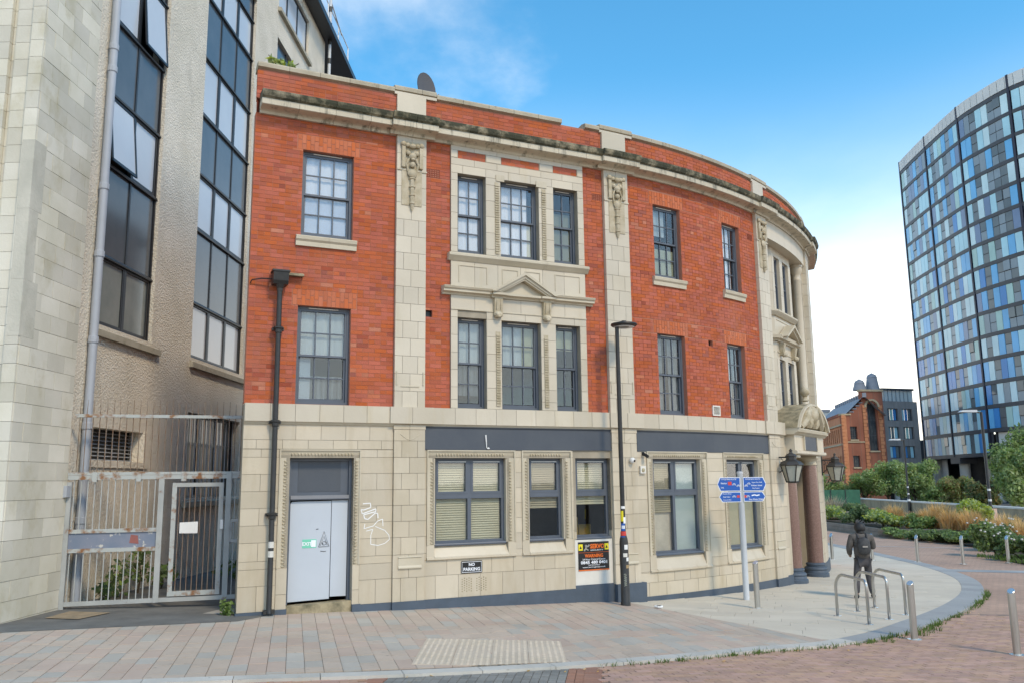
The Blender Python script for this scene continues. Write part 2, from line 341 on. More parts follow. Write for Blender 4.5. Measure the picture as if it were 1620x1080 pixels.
def brick_sheet(name, c1, c2, cm, sx, sy, ang):
    m = mat(name, c1, .9); t = m.node_tree; b = t.nodes['Principled BSDF']; L = t.links.new
    geo = t.nodes.new('ShaderNodeNewGeometry'); mpn = t.nodes.new('ShaderNodeMapping'); mpn.inputs['Rotation'].default_value = (0, 0, -ang); L(geo.outputs['Position'], mpn.inputs[0])
    br = t.nodes.new('ShaderNodeTexBrick'); br.inputs['Scale'].default_value = 1; br.inputs['Brick Width'].default_value = sx; br.inputs['Row Height'].default_value = sy; br.inputs['Mortar Size'].default_value = .006
    br.inputs['Color1'].default_value = (*c1, 1); br.inputs['Color2'].default_value = (*c2, 1); br.inputs['Mortar'].default_value = (*cm, 1); L(mpn.outputs[0], br.inputs['Vector'])
    nn = t.nodes.new('ShaderNodeTexNoise'); nn.inputs['Scale'].default_value = .5; nn.inputs['Detail'].default_value = 6; L(geo.outputs['Position'], nn.inputs['Vector'])
    mx = t.nodes.new('ShaderNodeMixRGB'); mx.blend_type = 'MULTIPLY'; mx.inputs[0].default_value = .7
    cr = t.nodes.new('ShaderNodeMapRange'); cr.inputs[1].default_value = .3; cr.inputs[2].default_value = .7; cr.inputs[3].default_value = .75; cr.inputs[4].default_value = 1.15; L(nn.outputs[0], cr.inputs[0])
    L(br.outputs[0], mx.inputs[1]); L(cr.outputs[0], mx.inputs[2]); L(mx.outputs[0], b.inputs['Base Color'])
    return m
M['road_far'] = brick_sheet('road_block_paving', (.50, .32, .225), (.43, .28, .20), (.27, .2, .15), .2, .1, R(15))
def strip_sheet(mb, poly, dz, m=0, n=1):    # convex polygon laid on the ground, cut along the slope lines
    cur = [tuple(p) for p in poly]
    def clip(pl, f):
        o = []
        for i in range(len(pl)):
            p, q = pl[i], pl[(i+1) % len(pl)]; a, b = f(p), f(q)
            if a >= 0: o.append(p)
            if a*b < 0: k = a/(a-b); o.append((p[0]+(q[0]-p[0])*k, p[1]+(q[1]-p[1])*k))
        return o
    tt = lambda p: p[0]*_d[0]+p[1]*_d[1]
    for t0, t1 in zip(TT, TT[1:]):
        pl = clip(cur, lambda p: tt(p)-t0)
        if len(pl) > 2: pl = clip(pl, lambda p: t1-tt(p))
        if len(pl) > 2: mb.F([mb.P(x, y, g(x, y)+dz) for x, y in pl], m)
    return mb
def clip_hp(pl, hps):
    for (px, py, nx, ny) in hps:
        o = []
        for i in range(len(pl)):
            p, q = pl[i], pl[(i+1) % len(pl)]
            a = (p[0]-px)*nx+(p[1]-py)*ny; b = (q[0]-px)*nx+(q[1]-py)*ny
            if a >= 0: o.append(p)
            if a*b < 0: k = a/(a-b); o.append((p[0]+(q[0]-p[0])*k, p[1]+(q[1]-p[1])*k))
        pl = o
        if len(pl) < 3: return []
    return pl
mb = MB()
B = 900
for t0, t1 in zip(TT, TT[1:]):
    L = []
    for t in (max(t0, -200), t1):
        for q in (-B, B): L.append((t*_d[0]-q*_d[1], t*_d[1]+q*_d[0], float(np.interp(t, TT, ZZ))-.07))
    mb.F([mb.P(*L[i]) for i in (0, 1, 3, 2)])
build(mb, 'ground', M['ground'], kind='structure', loc=(0, 20, -2.6))
# kerb line (outer edge of the pavement), smoothed
KP = [(-12., 7.0), (-8.0, 8.15), (-3.86, 9.38), (-1.27, 10.05), (.65, 10.72), (1.9, 11.28), (3.2, 11.98), (4.6, 12.82), (6.0, 13.85), (7.7, 15.65), (9.35, 17.75), (10.75, 19.95), (12.0, 22.7), (12.8, 25.9), (13.15, 28.9), (13.3, 32.5), (13.45, 38.)]
def crom(P, step=.2):
    o = []
    for i in range(len(P)-1):
        p0, p1, p2, p3 = [np.array(P[max(0, min(len(P)-1, j))]) for j in (i-1, i, i+1, i+2)]
        k = max(2, int(np.linalg.norm(p2-p1)/step))
        for t in np.linspace(0, 1, k, endpoint=False):
            o.append(.5*(2*p1+(p2-p0)*t+(2*p0-5*p1+4*p2-p3)*t*t+(3*p1-p0-3*p2+p3)*t**3))
    o.append(np.array(P[-1])); return np.array(o)
K = crom(KP); KD = np.gradient(K, axis=0); KD /= np.linalg.norm(KD, axis=1)[:, None]; KN = np.stack([-KD[:, 1], KD[:, 0]], 1)   # KN points into the pavement
KS = np.concatenate([[0], np.cumsum(np.linalg.norm(np.diff(K, axis=0), axis=1))])
KW = np.interp(K[:, 0], [-12, 2.5, 4.5, 7, 20], [.22, .22, .26, .46, .46])          # width of the edging
def kat(s, off): 
    x = np.interp(s, KS, K[:, 0]); y = np.interp(s, KS, K[:, 1]); nx = np.interp(s, KS, KN[:, 0]); ny = np.interp(s, KS, KN[:, 1]); return (x+nx*off, y+ny*off)
def hps_k(off, s0=0, s1=1e9):
    o = []
    for i in range(0, len(K), 3):
        if s0 <= KS[i] <= s1:
            x, y = K[i]+KN[i]*(off+KW[i]); o.append((x, y, KN[i][0], KN[i][1]))
    return o
HK = hps_k(0.004)
# line across which the pink slabs meet the pale slabs (right end of the sloping footway)
DA, DB = (2.35, 17.05), (5.0, 12.75)
dl = np.array([DB[0]-DA[0], DB[1]-DA[1]]); dl /= np.linalg.norm(dl); DN = (-dl[1], dl[0])     # towards the pale slabs (right)
if (10-DA[0])*DN[0]+(18-DA[1])*DN[1] < 0: DN = (-DN[0], -DN[1])
# asphalt edge in front of the gate
AE = (-7.22, 12.27); AH = math.atan2(13.67-12.27, -4.33+7.22)
wall_hp = []                             # stay just under the building: n > -.15
pav = MB(); strip_sheet(pav, clip_hp([(-14, 5), (40, 5), (40, 45), (-14, 45)], hps_k(-.2)), -.014)
pavement = build(pav, 'pavement', M['bed'], kind='structure', loc=(0, 14, -2.25))
al = MB(); strip_sheet(al, [(-11, 10.45), (AE[0], AE[1]), (-4.33, 13.67), (-4.1, 14.2), (-4.1, 33), (-11, 33)], .004)
alley = build(al, 'alley', M['asphalt'], kind='structure', loc=(-6, 18, -2.1))
M['patchy'] = mat('pale_concrete', (.42, .40, .35), .9, (.33, .31, .27), 3, bump=.2); M['oldply'] = mat('rusty_cover', (.36, .27, .17), .9, (.24, .19, .12), 5, bump=.2)
t = MB(); strip_sheet(t, [(-5.14, 14.35), (-4.62, 14.35), (-4.7, 15.0), (-5.0, 15.0)], .010); build(t, 'concrete_patch', M['patchy'], alley)
t = MB(); strip_sheet(t, [(-7.3, 13.55), (-6.75, 13.5), (-6.6, 14.25), (-7.3, 14.3)], .016); build(t, 'access_cover', M['oldply'], alley)
tact = [(-1.27, 12.5), (-1.28, 10.34), (.62, 10.98), (.66, 12.43)]
TU = 1.93/4
def in_tact(x, y): return -1.26 < x < .64 and 10.0 < y < 12.47
def top_poly(mb, pl, dz, th, m=0):
    A = [mb.P(x, y, g(x, y)+dz) for x, y in pl]; Bq = [mb.P(x, y, g(x, y)+dz-th) for x, y in pl]; n = len(pl)
    mb.F(A, m)
    for k in range(n): mb.F((A[k], Bq[k], Bq[(k+1) % n], A[(k+1) % n]), m)
def gitem(cx, cy, hx, l, w, th, dz, m):
    c = Vector((cx, cy, g(cx, cy)+dz)); dx = Vector((math.cos(hx), math.sin(hx), 0)); dy = Vector((-math.sin(hx), math.cos(hx), 0)); e = .2
    dx.z = (g(cx+dx.x*e, cy+dx.y*e)-g(cx-dx.x*e, cy-dx.y*e))/(2*e); dy.z = (g(cx+dy.x*e, cy+dy.y*e)-g(cx-dy.x*e, cy-dy.y*e))/(2*e)
    return (c-Vector((0, 0, th/2)), dx*l, dy*w, Vector((0, 0, th)), m)
def lay(hx, org, l_choices, wd, gap, hps, extent, pick, dz, limit, name, parent, skip=None):
    items = []; cut = MB(); cm = []; dx = (math.cos(hx), math.sin(hx)); dy = (-dx[1], dx[0]); r = 0; v = extent[2]
    while v < extent[3]:
        u = extent[0]+random.random()*.4
        while u < extent[1]:
            l = random.choice(l_choices)
            q = [(org[0]+dx[0]*a+dy[0]*b, org[1]+dx[1]*a+dy[1]*b) for a, b in ((u, v), (u+l-gap, v), (u+l-gap, v+wd-gap), (u, v+wd-gap))]
            cx, cy = sum(p[0] for p in q)/4, sum(p[1] for p in q)/4; u += l
            if skip and skip(cx, cy): continue
            pr = proj((cx, cy, g(cx, cy)))
            if pr is None or not (-600 < pr[0] < 2300 and pr[1] < 1500): continue
            pl = clip_hp(q, hps(cx) if callable(hps) else hps)
            if len(pl) < 3: continue
            A = abs(sum(pl[i][0]*pl[(i+1) % len(pl)][1]-pl[(i+1) % len(pl)][0]*pl[i][1] for i in range(len(pl))))/2
            if A < .004: continue
            mt = pick(cx, cy)
            if A > (l-gap)*(wd-gap)*.999: items.append(gitem(cx, cy, hx, l-gap, wd-gap, .05, dz+random.uniform(-.0015, .0015), mt))
            else:
                if mt not in cm: cm.append(mt)
                top_poly(cut, pl, dz, .04, cm.index(mt))
        v += wd; r += 1
    scatter(items, name, 'smaller_'+name+'s', parent, limit)
    if cut.f: o = build(cut, 'cut_'+name+'s', cm, parent); o['kind'] = 'stuff'
# pink / grey flags of the footway: courses run square to the street front
def pick_p(x, y): return random.choices((M['slab_pink'], M['slab_rose'], M['slab_grey']), (.5, .28, .22))[0]
hp_pink0 = HK+[(DA[0], DA[1], -DN[0], -DN[1])]
hp_pink = lambda cx: hp_pink0+([(AE[0], AE[1], math.sin(AH), -math.cos(AH))] if cx < -4.4 else [])
# long axis towards the kerb
lay(R(-75.5), (1.4, 17.8), (.3, .4, .5, .6), .215, .006, hp_pink, (-.5, 9.5, -14, 4.2), pick_p, 0, 300, 'paving_slab', pavement, skip=lambda x, y: (x < -4.33 and (x+7.22)*math.sin(AH)-(y-12.27)*math.cos(AH) < -.5))
# pale slabs round the corner
hp_light = HK+[(DA[0], DA[1], DN[0], DN[1])]
lay(R(-17), (3, 13), (.9, .6, 1.2), .4, .005, hp_light, (-6, 16, -2, 26), lambda x, y: M['slab_light'], 0, 300, 'pale_slab', pavement, skip=lambda x, y: math.hypot(x-CC[0], y-CC[1]) < RC-.6)
# tactile paving: buff slabs with rows of blisters
for i in range(4):
    for j in range(4):
        x0 = -1.255+i*.475; y0 = 12.44-(j+1)*.455
        q = clip_hp([(x0, y0), (x0+.467, y0), (x0+.467, y0+.447), (x0, y0+.447)], HK)
        if len(q) < 3: continue
        t = MB(); top_poly(t, q, .005, .04); cx, cy = x0+.233, y0+.223
        for a in range(6):
            for b in range(6):
                px, py = x0+.04+a*.077, y0+.04+b*.073
                if not clip_hp([(px-.02, py-.02), (px+.02, py-.02), (px+.02, py+.02), (px-.02, py+.02)], HK): continue
                zz = g(px, py)+.005; r0 = []
                for r_, h_ in ((.026, 0), (.016, .007)): r0.append([t.P(px+r_*math.cos(k*1.047), py+r_*math.sin(k*1.047), zz+h_) for k in range(6)])
                for k in range(6): t.F((r0[0][k], r0[0][(k+1) % 6], r0[1][(k+1) % 6], r0[1][k]))
                t.F(r0[1])
        build(t, 'tactile_slab', M['tactile'], pavement)
# kerb stones, each its own piece: pale granite on the left, blue-grey flags round the corner
s = 0.0
while s < KS[-1]-.4:
    x, y = kat(s, 0); l = .93 if x < 4.5 else .62
    n_ = 5; t = MB(); ww = np.interp(x, K[:, 0], KW)
    A = []
    for k in range(n_+1):
        ss = s+(l-.008)*k/n_; p = kat(ss, 0); q = kat(ss, float(np.interp(ss, KS, KW)))
        A.append((t.P(p[0], p[1], g(*p)+.004), t.P(q[0], q[1], g(*q)+.004), t.P(p[0], p[1], g(*p)-.11)))
    for k in range(n_):
        t.F((A[k][0], A[k+1][0], A[k+1][1], A[k][1])); t.F((A[k][2], A[k+1][2], A[k+1][0], A[k][0]))
    t.F((A[0][0], A[0][1], A[0][2])); t.F((A[-1][0], A[-1][2], A[-1][1]))
    pr = proj((x, y, g(x, y)))
    if pr and -150 < pr[0] < 1750: build(t, 'kerb_stone', M['kerb'] if x < 4.6 else M['kerb_blue'], pavement)
    s += l
# road: block paving
rd = MB(); out_poly = [(-14, 2), (60, 2), (60, 46), (14.5, 46)]
def outside(x, y, off=0): 
    i = int(np.argmin((K[:, 0]-x)**2+(K[:, 1]-y)**2)); return (x-K[i][0])*KN[i][0]+(y-K[i][1])*KN[i][1] < -off
for t0, t1 in zip(TT, TT[1:]): pass
strip_sheet(rd, [(-14, 2), (70, 2), (70, 60), (-14, 60)], -.052)
road = build(rd, 'road', M['road_far'], kind='structure', loc=(8, 12, -2.5))
bd = MB(); strip_sheet(bd, [(-6, 6), (9.5, 6), (9.5, 16.5), (-6, 16.5)], -.046)
build(bd, 'paving_bed', M['bed_road'], road)
items = []
hx = R(13); dx = (math.cos(hx), math.sin(hx)); dy = (-dx[1], dx[0])
XA, XB = -1.35, .66                       # dark grey crossing strip, red soldier borders each side
for r in range(-40, 130):
    for c_ in range(-60, 110):
        a = c_*.2+(r % 2)*.1; b = r*.1
        cx, cy = 1+dx[0]*a+dy[0]*b, 9+dx[1]*a+dy[1]*b
        if not (-6 < cx < 9.4 and 6 < cy < 16.3): continue
        pr = proj((cx, cy, g(cx, cy)))
        if pr is None or not (-500 < pr[0] < 2600): continue
        if not outside(cx, cy, -.02): continue
        if XA-.25 < cx-.12*(cy-10.5) < XB+.4: continue
        items.append(gitem(cx, cy, hx, .194, .094, .05, -.03+random.uniform(-.002, .002), M['sett_red']))
for r in range(0, 24):
    for c_ in range(0, 22):
        cx = XA+.02+c_*.1; cy = 9.2+r*.1
        if outside(cx, cy, -.03): items.append(gitem(cx+.12*(cy-10.5), cy, R(83), .094, .092, .05, -.03+random.uniform(-.002, .002), M['sett_grey'] if .0 <= c_*.1 < XB-XA-.02 else M['sett_border']))
for r in range(0, 24):
    cy = 9.2+r*.1
    for cx in (XA-.14, XB+.26):
        if outside(cx, cy, -.03): items.append(gitem(cx+.12*(cy-10.5), cy, R(0), .205, .092, .05, -.03, M['sett_border']))
scatter(items, 'paving_block', 'smaller_paving_blocks', road, 300)
# blue-grey band crossing the road on the right
bnd = MB(); strip_sheet(bnd, [(12.3, 25.3), (18.5, 24.4), (30, 25.5), (30, 26.1), (18.5, 25.0), (12.6, 26.1)], -.046)
build(bnd, 'grey_band', M['kerb_blue'], road)
M['line'] = mat('road_line', (.55, .52, .48), .8, (.42, .36, .31), 3)
bnd = MB(); strip_sheet(bnd, [(13.6, 36.2), (13.6, 36.0), (24, 31.0), (24, 31.2)], -.044); build(bnd, 'channel_line', M['line'], road)
# ------------------------------------------------------------------ the corner building
cb = thing('corner_building', W(0, 0, -2.12), 'red brick and cream tiled corner building with curved front and dark cornice', 'building')
def sub_iv(iv, p, q):
    o = []
    for a, b in iv:
        if q <= a or p >= b: o.append((a, b)); continue
        if p > a: o.append((a, p))
        if q < b: o.append((q, b))
    return o
def free(s0, s1, z0, z1, blk):
    cuts = sorted({z0, z1} | {z for b in blk for z in (b[2], b[3]) if z0+.012 < z < z1-.012 and b[1] > s0 and b[0] < s1})
    for za, zb in zip(cuts, cuts[1:]):
        iv = [(s0, s1)]
        for p, q, r, t in blk:
            if r < zb-.006 and t > za+.006: iv = sub_iv(iv, p, q)
        yield za, zb, iv
def tiles(out, s0, s1, rows, blk, n0, n1, ln, m, gap=.006, off=0):
    for i, (zb, zt) in enumerate(zip(rows, rows[1:])):
        z0, z1 = min(zb, zt), max(zb, zt)
        for za, zc_, iv in free(s0, s1, z0, z1, blk):
            for a, b in iv:
                if b-a < .02: continue
                if b-a <= ln*1.25: cuts = [a, b]
                else:
                    k = max(1, round((b-a)/ln)); l = (b-a)/k
                    cuts = [a]+([a+l*(j+(.5 if (i+off) % 2 else 0)) for j in range(0 if (i+off) % 2 else 1, k)])+[b]
                    if (i+off) % 2: cuts = [c for c in cuts if c in (a, b) or c < b-.05]
                for p, q in zip(cuts, cuts[1:]):
                    if q-p > .015: out.append(item(W, p+gap/2, q-gap/2, n0, n1, za+gap/2, zc_-gap/2, m))
def backing(mb, s0, s1, z0, z1, blk, n0, n1, m=0):
    for za, zb, iv in free(s0, s1, z0, z1, blk):
        for a, b in iv: mb.box(a, b, n0, n1, za, zb, m=m)
# openings (s0, s1, z0, z1)
OW = dict(w1=(.86, 1.80, 4.38, 6.0), w2=(.85, 1.80, 1.36, 3.10), r1=(8.57, 9.40, 4.37, 6.02), r2=(10.92, 11.66, 4.37, 6.02), r3=(8.56, 9.39, 1.36, 3.11), r4=(10.89, 11.63, 1.36, 3.10))
OB = dict(a3=(3.86, 4.46, 4.38, 5.98), b3=(4.78, 5.64, 4.38, 5.98), c3=(5.98, 6.55, 4.38, 5.98), a2=(3.86, 4.46, 1.36, 3.10), b2=(4.78, 5.64, 1.36, 3.09), c2=(5.98, 6.54, 1.36, 3.09))
OG = dict(g1=(3.42, 4.85, -1.13, .43), g2=(5.34, 6.08, -1.12, .43), g3=(6.36, 7.17, -1.13, .43), g4=(8.27, 9.67, -1.54, .42), g5=(10.60, 11.90, -1.54, .42))
DOOR = (.79, 1.90, -2.3, .43)
PIL = ((2.61, 3.20), (7.19, 7.81), (12.40, 12.98), (16.75, 17.45))
BAY = (3.72, 6.69); ZB, ZC = 1.345, 6.555      # top of band, underside of cornice
SEGS = ((0, 2.61), (3.20, 3.72), (6.69, 7.19), (7.81, 12.40), (17.45, 20))
VENTS = ((3.24, 3.50, 5.83, 6.0), (6.94, 7.18, 5.85, 6.0), (12.05, 12.3, 5.82, 5.96))
HOLES = ((3.23, 3.36, 3.06, 3.19), (10.19, 10.34, 2.97, 3.10), (10.19, 10.46, 1.39, 1.62))
# brickwork
bw = MB(W); bits = []
lint = []
for k, (a, b, z0, z1) in OW.items(): lint.append((a-.11, b+.11, z1, z1+.30))
for a, b in SEGS: backing(bw, a, b, ZB, ZC, list(OW.values())+list(HOLES), -.16, -.005)
backing(bw, .02, 20, 6.85, 7.42, [], -.2, -.005)
brick_wall = build(bw, 'brick_wall', M['mortar'], cb)
def bricks(out, s0, s1, z0, z1, blk, m):
    k = 0; z = z0
    while z+.062 < z1+.01:
        hdr = k % 4 == 3; l = .1125 if hdr else .225; o = 0 if hdr else (0 if k % 2 else .1125)
        for za, zb, iv in free(s0, s1, z, min(z+.0665, z1), blk):
            if zb-za < .02: continue
            for a, b in iv:
                c = a; first = True
                while c < b-.012:
                    e = min(b, c+((l-o) if first and o else l)); first = False
                    if b-e < .03: e = b
                    out.append(item(W, c+.004, e-.004, -.05, random.uniform(-.0015, .0025), za, zb+.002, m if random.random() > .07 else random.choice((M['brick_dark'], M['brick_dark'], M['brick_pale'])))); c = e
        z += .0757; k += 1
blk = list(OW.values())+lint+list(HOLES)+list(VENTS)
for a, b in SEGS: bricks(bits, a, b, ZB+.006, ZC+.02, blk, M['brick'])
bricks(bits, 0.0, 18.4, 6.86, 7.42, [(p[0], p[1], 6.8, 7.6) for p in PIL], M['brick'])
# soldier lintels, splayed a little
for k, (a, b, z0, z1) in OW.items():
    n_ = int((b-a+.2)/.0757); w_ = (b-a+.2)/n_
    for j in range(n_):
        a0 = a-.1+j*w_
        for h0, h1 in ((0, .105), (.113, .29)) if j % 2 else ((0, .18), (.188, .29)): bits.append(item(W, a0+.004, a0+w_-.004, -.05, .001, z1+h0+.004, z1+h1-.004, M['brick_lintel']))
scatter(bits, 'brick', 'brickwork', brick_wall, 300)
# terracotta air grilles and flue holes
for v in VENTS:
    t = MB(W); t.box(v[0]+.006, v[1]-.006, -.05, -.012, v[2]+.004, v[3]-.004, m=1)
    for j in range(6):
        a = v[0]+.006+(v[1]-v[0]-.012)*j/5; t.box(a-.007, a+.007, -.03, .004, v[2]+.004, v[3]-.004)
    for j in range(5):
        c = v[2]+.006+(v[3]-v[2]-.012)*j/4; t.box(v[0], v[1], -.03, .002, c-.006, c+.006)
    build(t, 'air_grille', [M['terracotta'], M['black']], brick_wall)
for v in HOLES[:2]: build(MB(W).box(v[0], v[1], -.15, -.08, v[2], v[3]), 'flue_hole', M['black'], brick_wall)
v = HOLES[2]; t = MB(W).box(v[0], v[1], -.1, -.03, v[2], v[3])
for a0, a1, c0, c1 in ((v[0], v[0]+.03, v[2], v[3]), (v[1]-.03, v[1], v[2], v[3]), (v[0], v[1], v[2], v[2]+.03), (v[0], v[1], v[3]-.03, v[3])): t.box(a0, a1, -.03, .03, c0, c1)
vt = build(t, 'louvre_vent', M['offwhite'], brick_wall)
t = MB(W)
for j in range(6): c = v[2]+.04+j*.028; t.sweep([(-.02, c+.02), (.02, c), (.02, c+.005), (-.02, c+.025)], v[0]+.03, v[1]-.03)
build(t, 'louvre_slat', M['offwhite'], vt)
# ---- stone: ground floor facing
ROWS = [ZB-.32, .735, .44, .155, -.13, -.41, -.69, -.97, -1.27, -1.67, -2.075, -2.4]
AR = dict(d=(.61, 2.02, -2.5, .575), g1=(3.25, 5.03, -1.40, .575), g2=(5.17, 6.26, -1.40, .575), g3=(6.30, 7.19, -2.5, .575), g4=(8.08, 9.86, -1.88, .575), g5=(10.42, 12.10, -1.86, .575))
SB = ((3.20, 7.20, .58, 1.02), (7.84, 12.40, .57, 1.02))
st = MB(W); bits = []
gb = list(AR.values())+list(SB)
opn = [OG['g3'], (6.31, 7.185, -2.6, -1.0), DOOR]+[(OG[k][0]-.02, OG[k][1]+.02, AR[k][2]+.02, OG[k][3]) for k in ('g1', 'g2', 'g4', 'g5')]
backing(st, 0, 13.3, -2.6, ZB-.02, opn, -.14, .035)
facing = build(st, 'stone_facing', M['stone_joint'], cb)
pb = [(a, b, -3, ZB) for a, b in PIL[:3]]
tiles(bits, 0.0, 7.2, ROWS[:11], gb+pb, -.01, .05, .46, M['stone_low'])
tiles(bits, 7.81, 12.40, ROWS, gb+pb, -.01, .05, .46, M['stone_low'], off=1)
tiles(bits, 12.98, 13.3, ROWS, [], -.01, .05, .46, M['stone_low'])
for a, b in PIL[:3]: tiles(bits, a, b, [.94]+ROWS[1:], [], -.01, .095, .33, M['stone_low'])
for a, b in PIL[:3]: tiles(bits, a-.01, b+.01, [ZB-.32, .94], [], -.01, .10, .33, M['stone_low'])
# upper pilasters
UROWS = [6.55, 6.19, 5.865, 5.54, 5.215, 4.89, 4.565, 4.24, 3.915, 3.59, 3.265, 2.94, 2.615, 2.29, 1.965, 1.64, ZB]
for a, b in PIL:
    tiles(bits, a, b, UROWS, [], -.08, .08, .34, M['stone'])
    tiles(bits, a, b, [7.42, 7.02, 6.86], [], -.2, .05, .45, M['stone'])
# bay surround
BIN = ((3.86, 4.47, 6.29, 6.45), (4.80, 5.67, 6.30, 6.45), (5.98, 6.56, 6.30, 6.45))
bk = MB(W); backing(bk, BAY[0], BAY[1], ZB, ZC, list(OB.values()), -.16, .028)
build(bk, 'bay_backing', M['stone_joint'], facing)
tiles(bits, BAY[0], BAY[1], [ZC, 6.15, 5.83, 5.5, 5.17, 4.84, 4.5, 4.34], list(OB.values())+list(BIN), -.1, .045, .5, M['stone'])
tiles(bits, BAY[0], BAY[1], [4.22, 3.67], [], -.1, .045, .5, M['stone'])
tiles(bits, BAY[0], BAY[1], [3.52, 3.24, 3.09, 2.75, 2.42, 2.09, 1.76, 1.52, ZB], list(OB.values()), -.1, .045, .5, M['stone'])
for v in BIN: tiles(bits, v[0]+.01, v[1]-.01, [v[3], (v[2]+v[3])/2, v[2]], [], -.1, .034, .225, M['brick'])
# band above the ground floor and white render infill under the third shop window
for a in np.arange(0, 13.25, .42):
    po = any(p[0]-.05 < a+.2 < p[1]+.05 for p in PIL); bits.append(item(W, a+.003, min(a+.42, 13.3)-.003, -.05, .15 if po else .12, ZB-.30, ZB, M['stone']))
scatter(bits, 'stone_tile', 'stone_tiling', facing, 300)
t = MB(W); t.sweep([(0, ZB-.302), (.10, ZB-.302), (.075, ZB-.345), (.055, ZB-.352), (0, ZB-.352)], 0, 13.3); build(t, 'band_moulding', M['stone_trim'], facing)
build(MB(W).box(6.31, 7.185, -.12, .012, -2.02, -1.145), 'rendered_infill', M['offwhite'], facing)
build(MB(W).box(6.31, 7.185, -.14, .03, .44, .57), 'window_head', M['stone_low'], facing)
for a, b in ((6.30, 6.36), (7.17, 7.19)): build(MB(W).box(a, b, -.14, .03, -1.14, .44), 'window_jamb', M['stone_low'], facing)
# plinth, painted blue-grey
for a, b, n_, z in ((-.02, .60, .075, -2.075), (.60, .80, .085, -2.06), (1.90, 2.05, .085, -2.06), (2.05, 2.60, .07, -2.075), (2.60, 3.22, .115, -2.07), (3.22, 6.30, .07, -2.075), (6.30, 7.19, .035, -2.02), (7.19, 7.90, .15, -2.04), (7.90, 12.38, .07, -2.34), (12.38, 13.0, .12, -2.34), (13.0, 13.34, .09, -2.32)):
    build(MB(W).box(a+.002, b-.002, -.1, n_, gs((a+b)/2)-.25, z), 'plinth', M['plinth'], cb)
# dado blocks on the pilasters
for a, b in PIL[:3]:
    zz = -1.52 if a < 5 else -1.68
    t = MB(W); t.sweep([(.09, zz), (.125, zz+.01), (.125, zz+.03), (.105, zz+.06), (.105, zz+.19), (.12, zz+.20), (.09, zz+.22)], a+.10, b-.06); build(t, 'dado_block', M['stone_trim'], cb)
    t = MB(W)                          # hollow curve of the panel head
    pts = [(a+.12+.36*k/10, .097, .86-.10*math.sin(math.pi*k/10)) for k in range(11)]; t.tube(pts, .007, 5); build(t, 'panel_moulding', M['stone_trim'], cb)
# shop sign boards
for p, q, z0, z1 in SB:
    b_ = build(MB(W).box(p, q, 0.0, .065, z0, z1-.035), 'sign_board', M['board'], cb)
    build(MB(W).sweep([(0, z1-.033), (.085, z1-.033), (.09, z1-.02), (.05, z1), (0, z1)], p, q), 'sign_board_capping', M['board'], b_)
t = MB(W); t.tube([(4.43, .075, .62), (4.42, .085, .74), (4.41, .08, .86)], [.008, .012, .016], 6); t.ball(4.46, .085, .61, .03, .02, .02); build(t, 'lamp_bracket_stub', M['white'], cb)
# ornamented architraves
def architrave(key, z_orn, cheeks, parent):
    a, b, z0, z1 = AR[key]; o = DOOR if key == 'd' else OG[key]
    t = MB(W); wl_, wr = o[0]-a, b-o[1]; top = z1-o[3]
    lip = .022
    t.box(a, b, 0, .075, z1-lip, z1); t.box(a, a+lip, 0, .075, z_orn, z1-lip-.001); t.box(b-lip, b, 0, .075, z_orn, z1-lip-.001)
    for s0, s1, d in ((a+lip, o[0], 1), (o[1], b-lip, -1)):
        n0, n1 = (.058, .02) if d > 0 else (.02, .058)
        L = [t.P(s0, n0, z_orn), t.P(s1, n1, z_orn), t.P(s1, n1, o[3]), t.P(s0, n0, o[3])]; t.F(L)
        e = s1 if d > 0 else s0
        t.quad([(e, .02, z_orn), (e, -.13, z_orn), (e, -.13, o[3]), (e, .02, o[3])])
        t.quad([(s0, n0, z_orn), (s1, n1, z_orn), (s1, -.05, z_orn), (s0, -.05, z_orn)])
    sg = 6
    for k in range(sg):
        p, q = a+(b-a)*k/sg, a+(b-a)*(k+1)/sg
        t.quad([(p, .02, o[3]), (q, .02, o[3]), (q, .058, z1-lip), (p, .058, z1-lip)]); t.quad([(p, .02, o[3]), (q, .02, o[3]), (q, -.13, o[3]), (p, -.13, o[3])])
    ar = build(t, 'architrave', M['stone_trim'], parent)
    e = MB(W)
    for s0, s1 in ((a+lip, o[0]), (o[1], b-lip)):
        sm = (s0+s1)/2; n_ = int((o[3]-z_orn)/.058)
        for k in range(n_):
            z = z_orn+.03+k*.058; e.ball(sm, .04, z, .032, .024, .018, 6, 4); e.box(sm-.045, sm+.045, .02, .046, z-.033, z-.025)
    sm = (z1-lip+o[3])/2; n_ = int((o[1]-o[0])/.058)
    for k in range(n_):
        s_ = o[0]+.03+k*.058; e.ball(s_, .04, sm, .018, .024, .03, 6, 4)
    build(e, 'egg_and_dart', M['stone_carved'], ar, kind='stuff')
    if cheeks:                         # plain foot of the door case
        for s0, s1 in ((a, o[0]), (o[1], b)):
            for j, (zz0, zz1) in enumerate(((z_orn-.42, z_orn-.004), (-2.06, z_orn-.426))): piece('stone_tile', item(W, s0+.002, s1-.002, -.13, .06, zz0, zz1, M['stone_low']), cb)
    else:                              # splayed apron below the window
        zt = o[2]; t = MB(W)
        t.sweep([(-.13, zt-.0), (-.06, zt-.0), (.075, z0+.055), (.095, z0+.045), (.095, z0+.012), (.075, z0), (-.1, z0)], o[0]-.02, o[1]+.02)
        for s0, s1, f in ((a, o[0]-.022, 0), (o[1]+.022, b, 1)): t.sweep([(-.1, z_orn-.002), (.058, z_orn-.002), (.066, z0+.05), (.092, z0+.04), (.092, z0+.012), (.07, z0), (-.1, z0)], s0, s1)
        build(t, 'window_apron', M['stone_low'], parent)
    return ar
architrave('d', -1.40, True, cb)
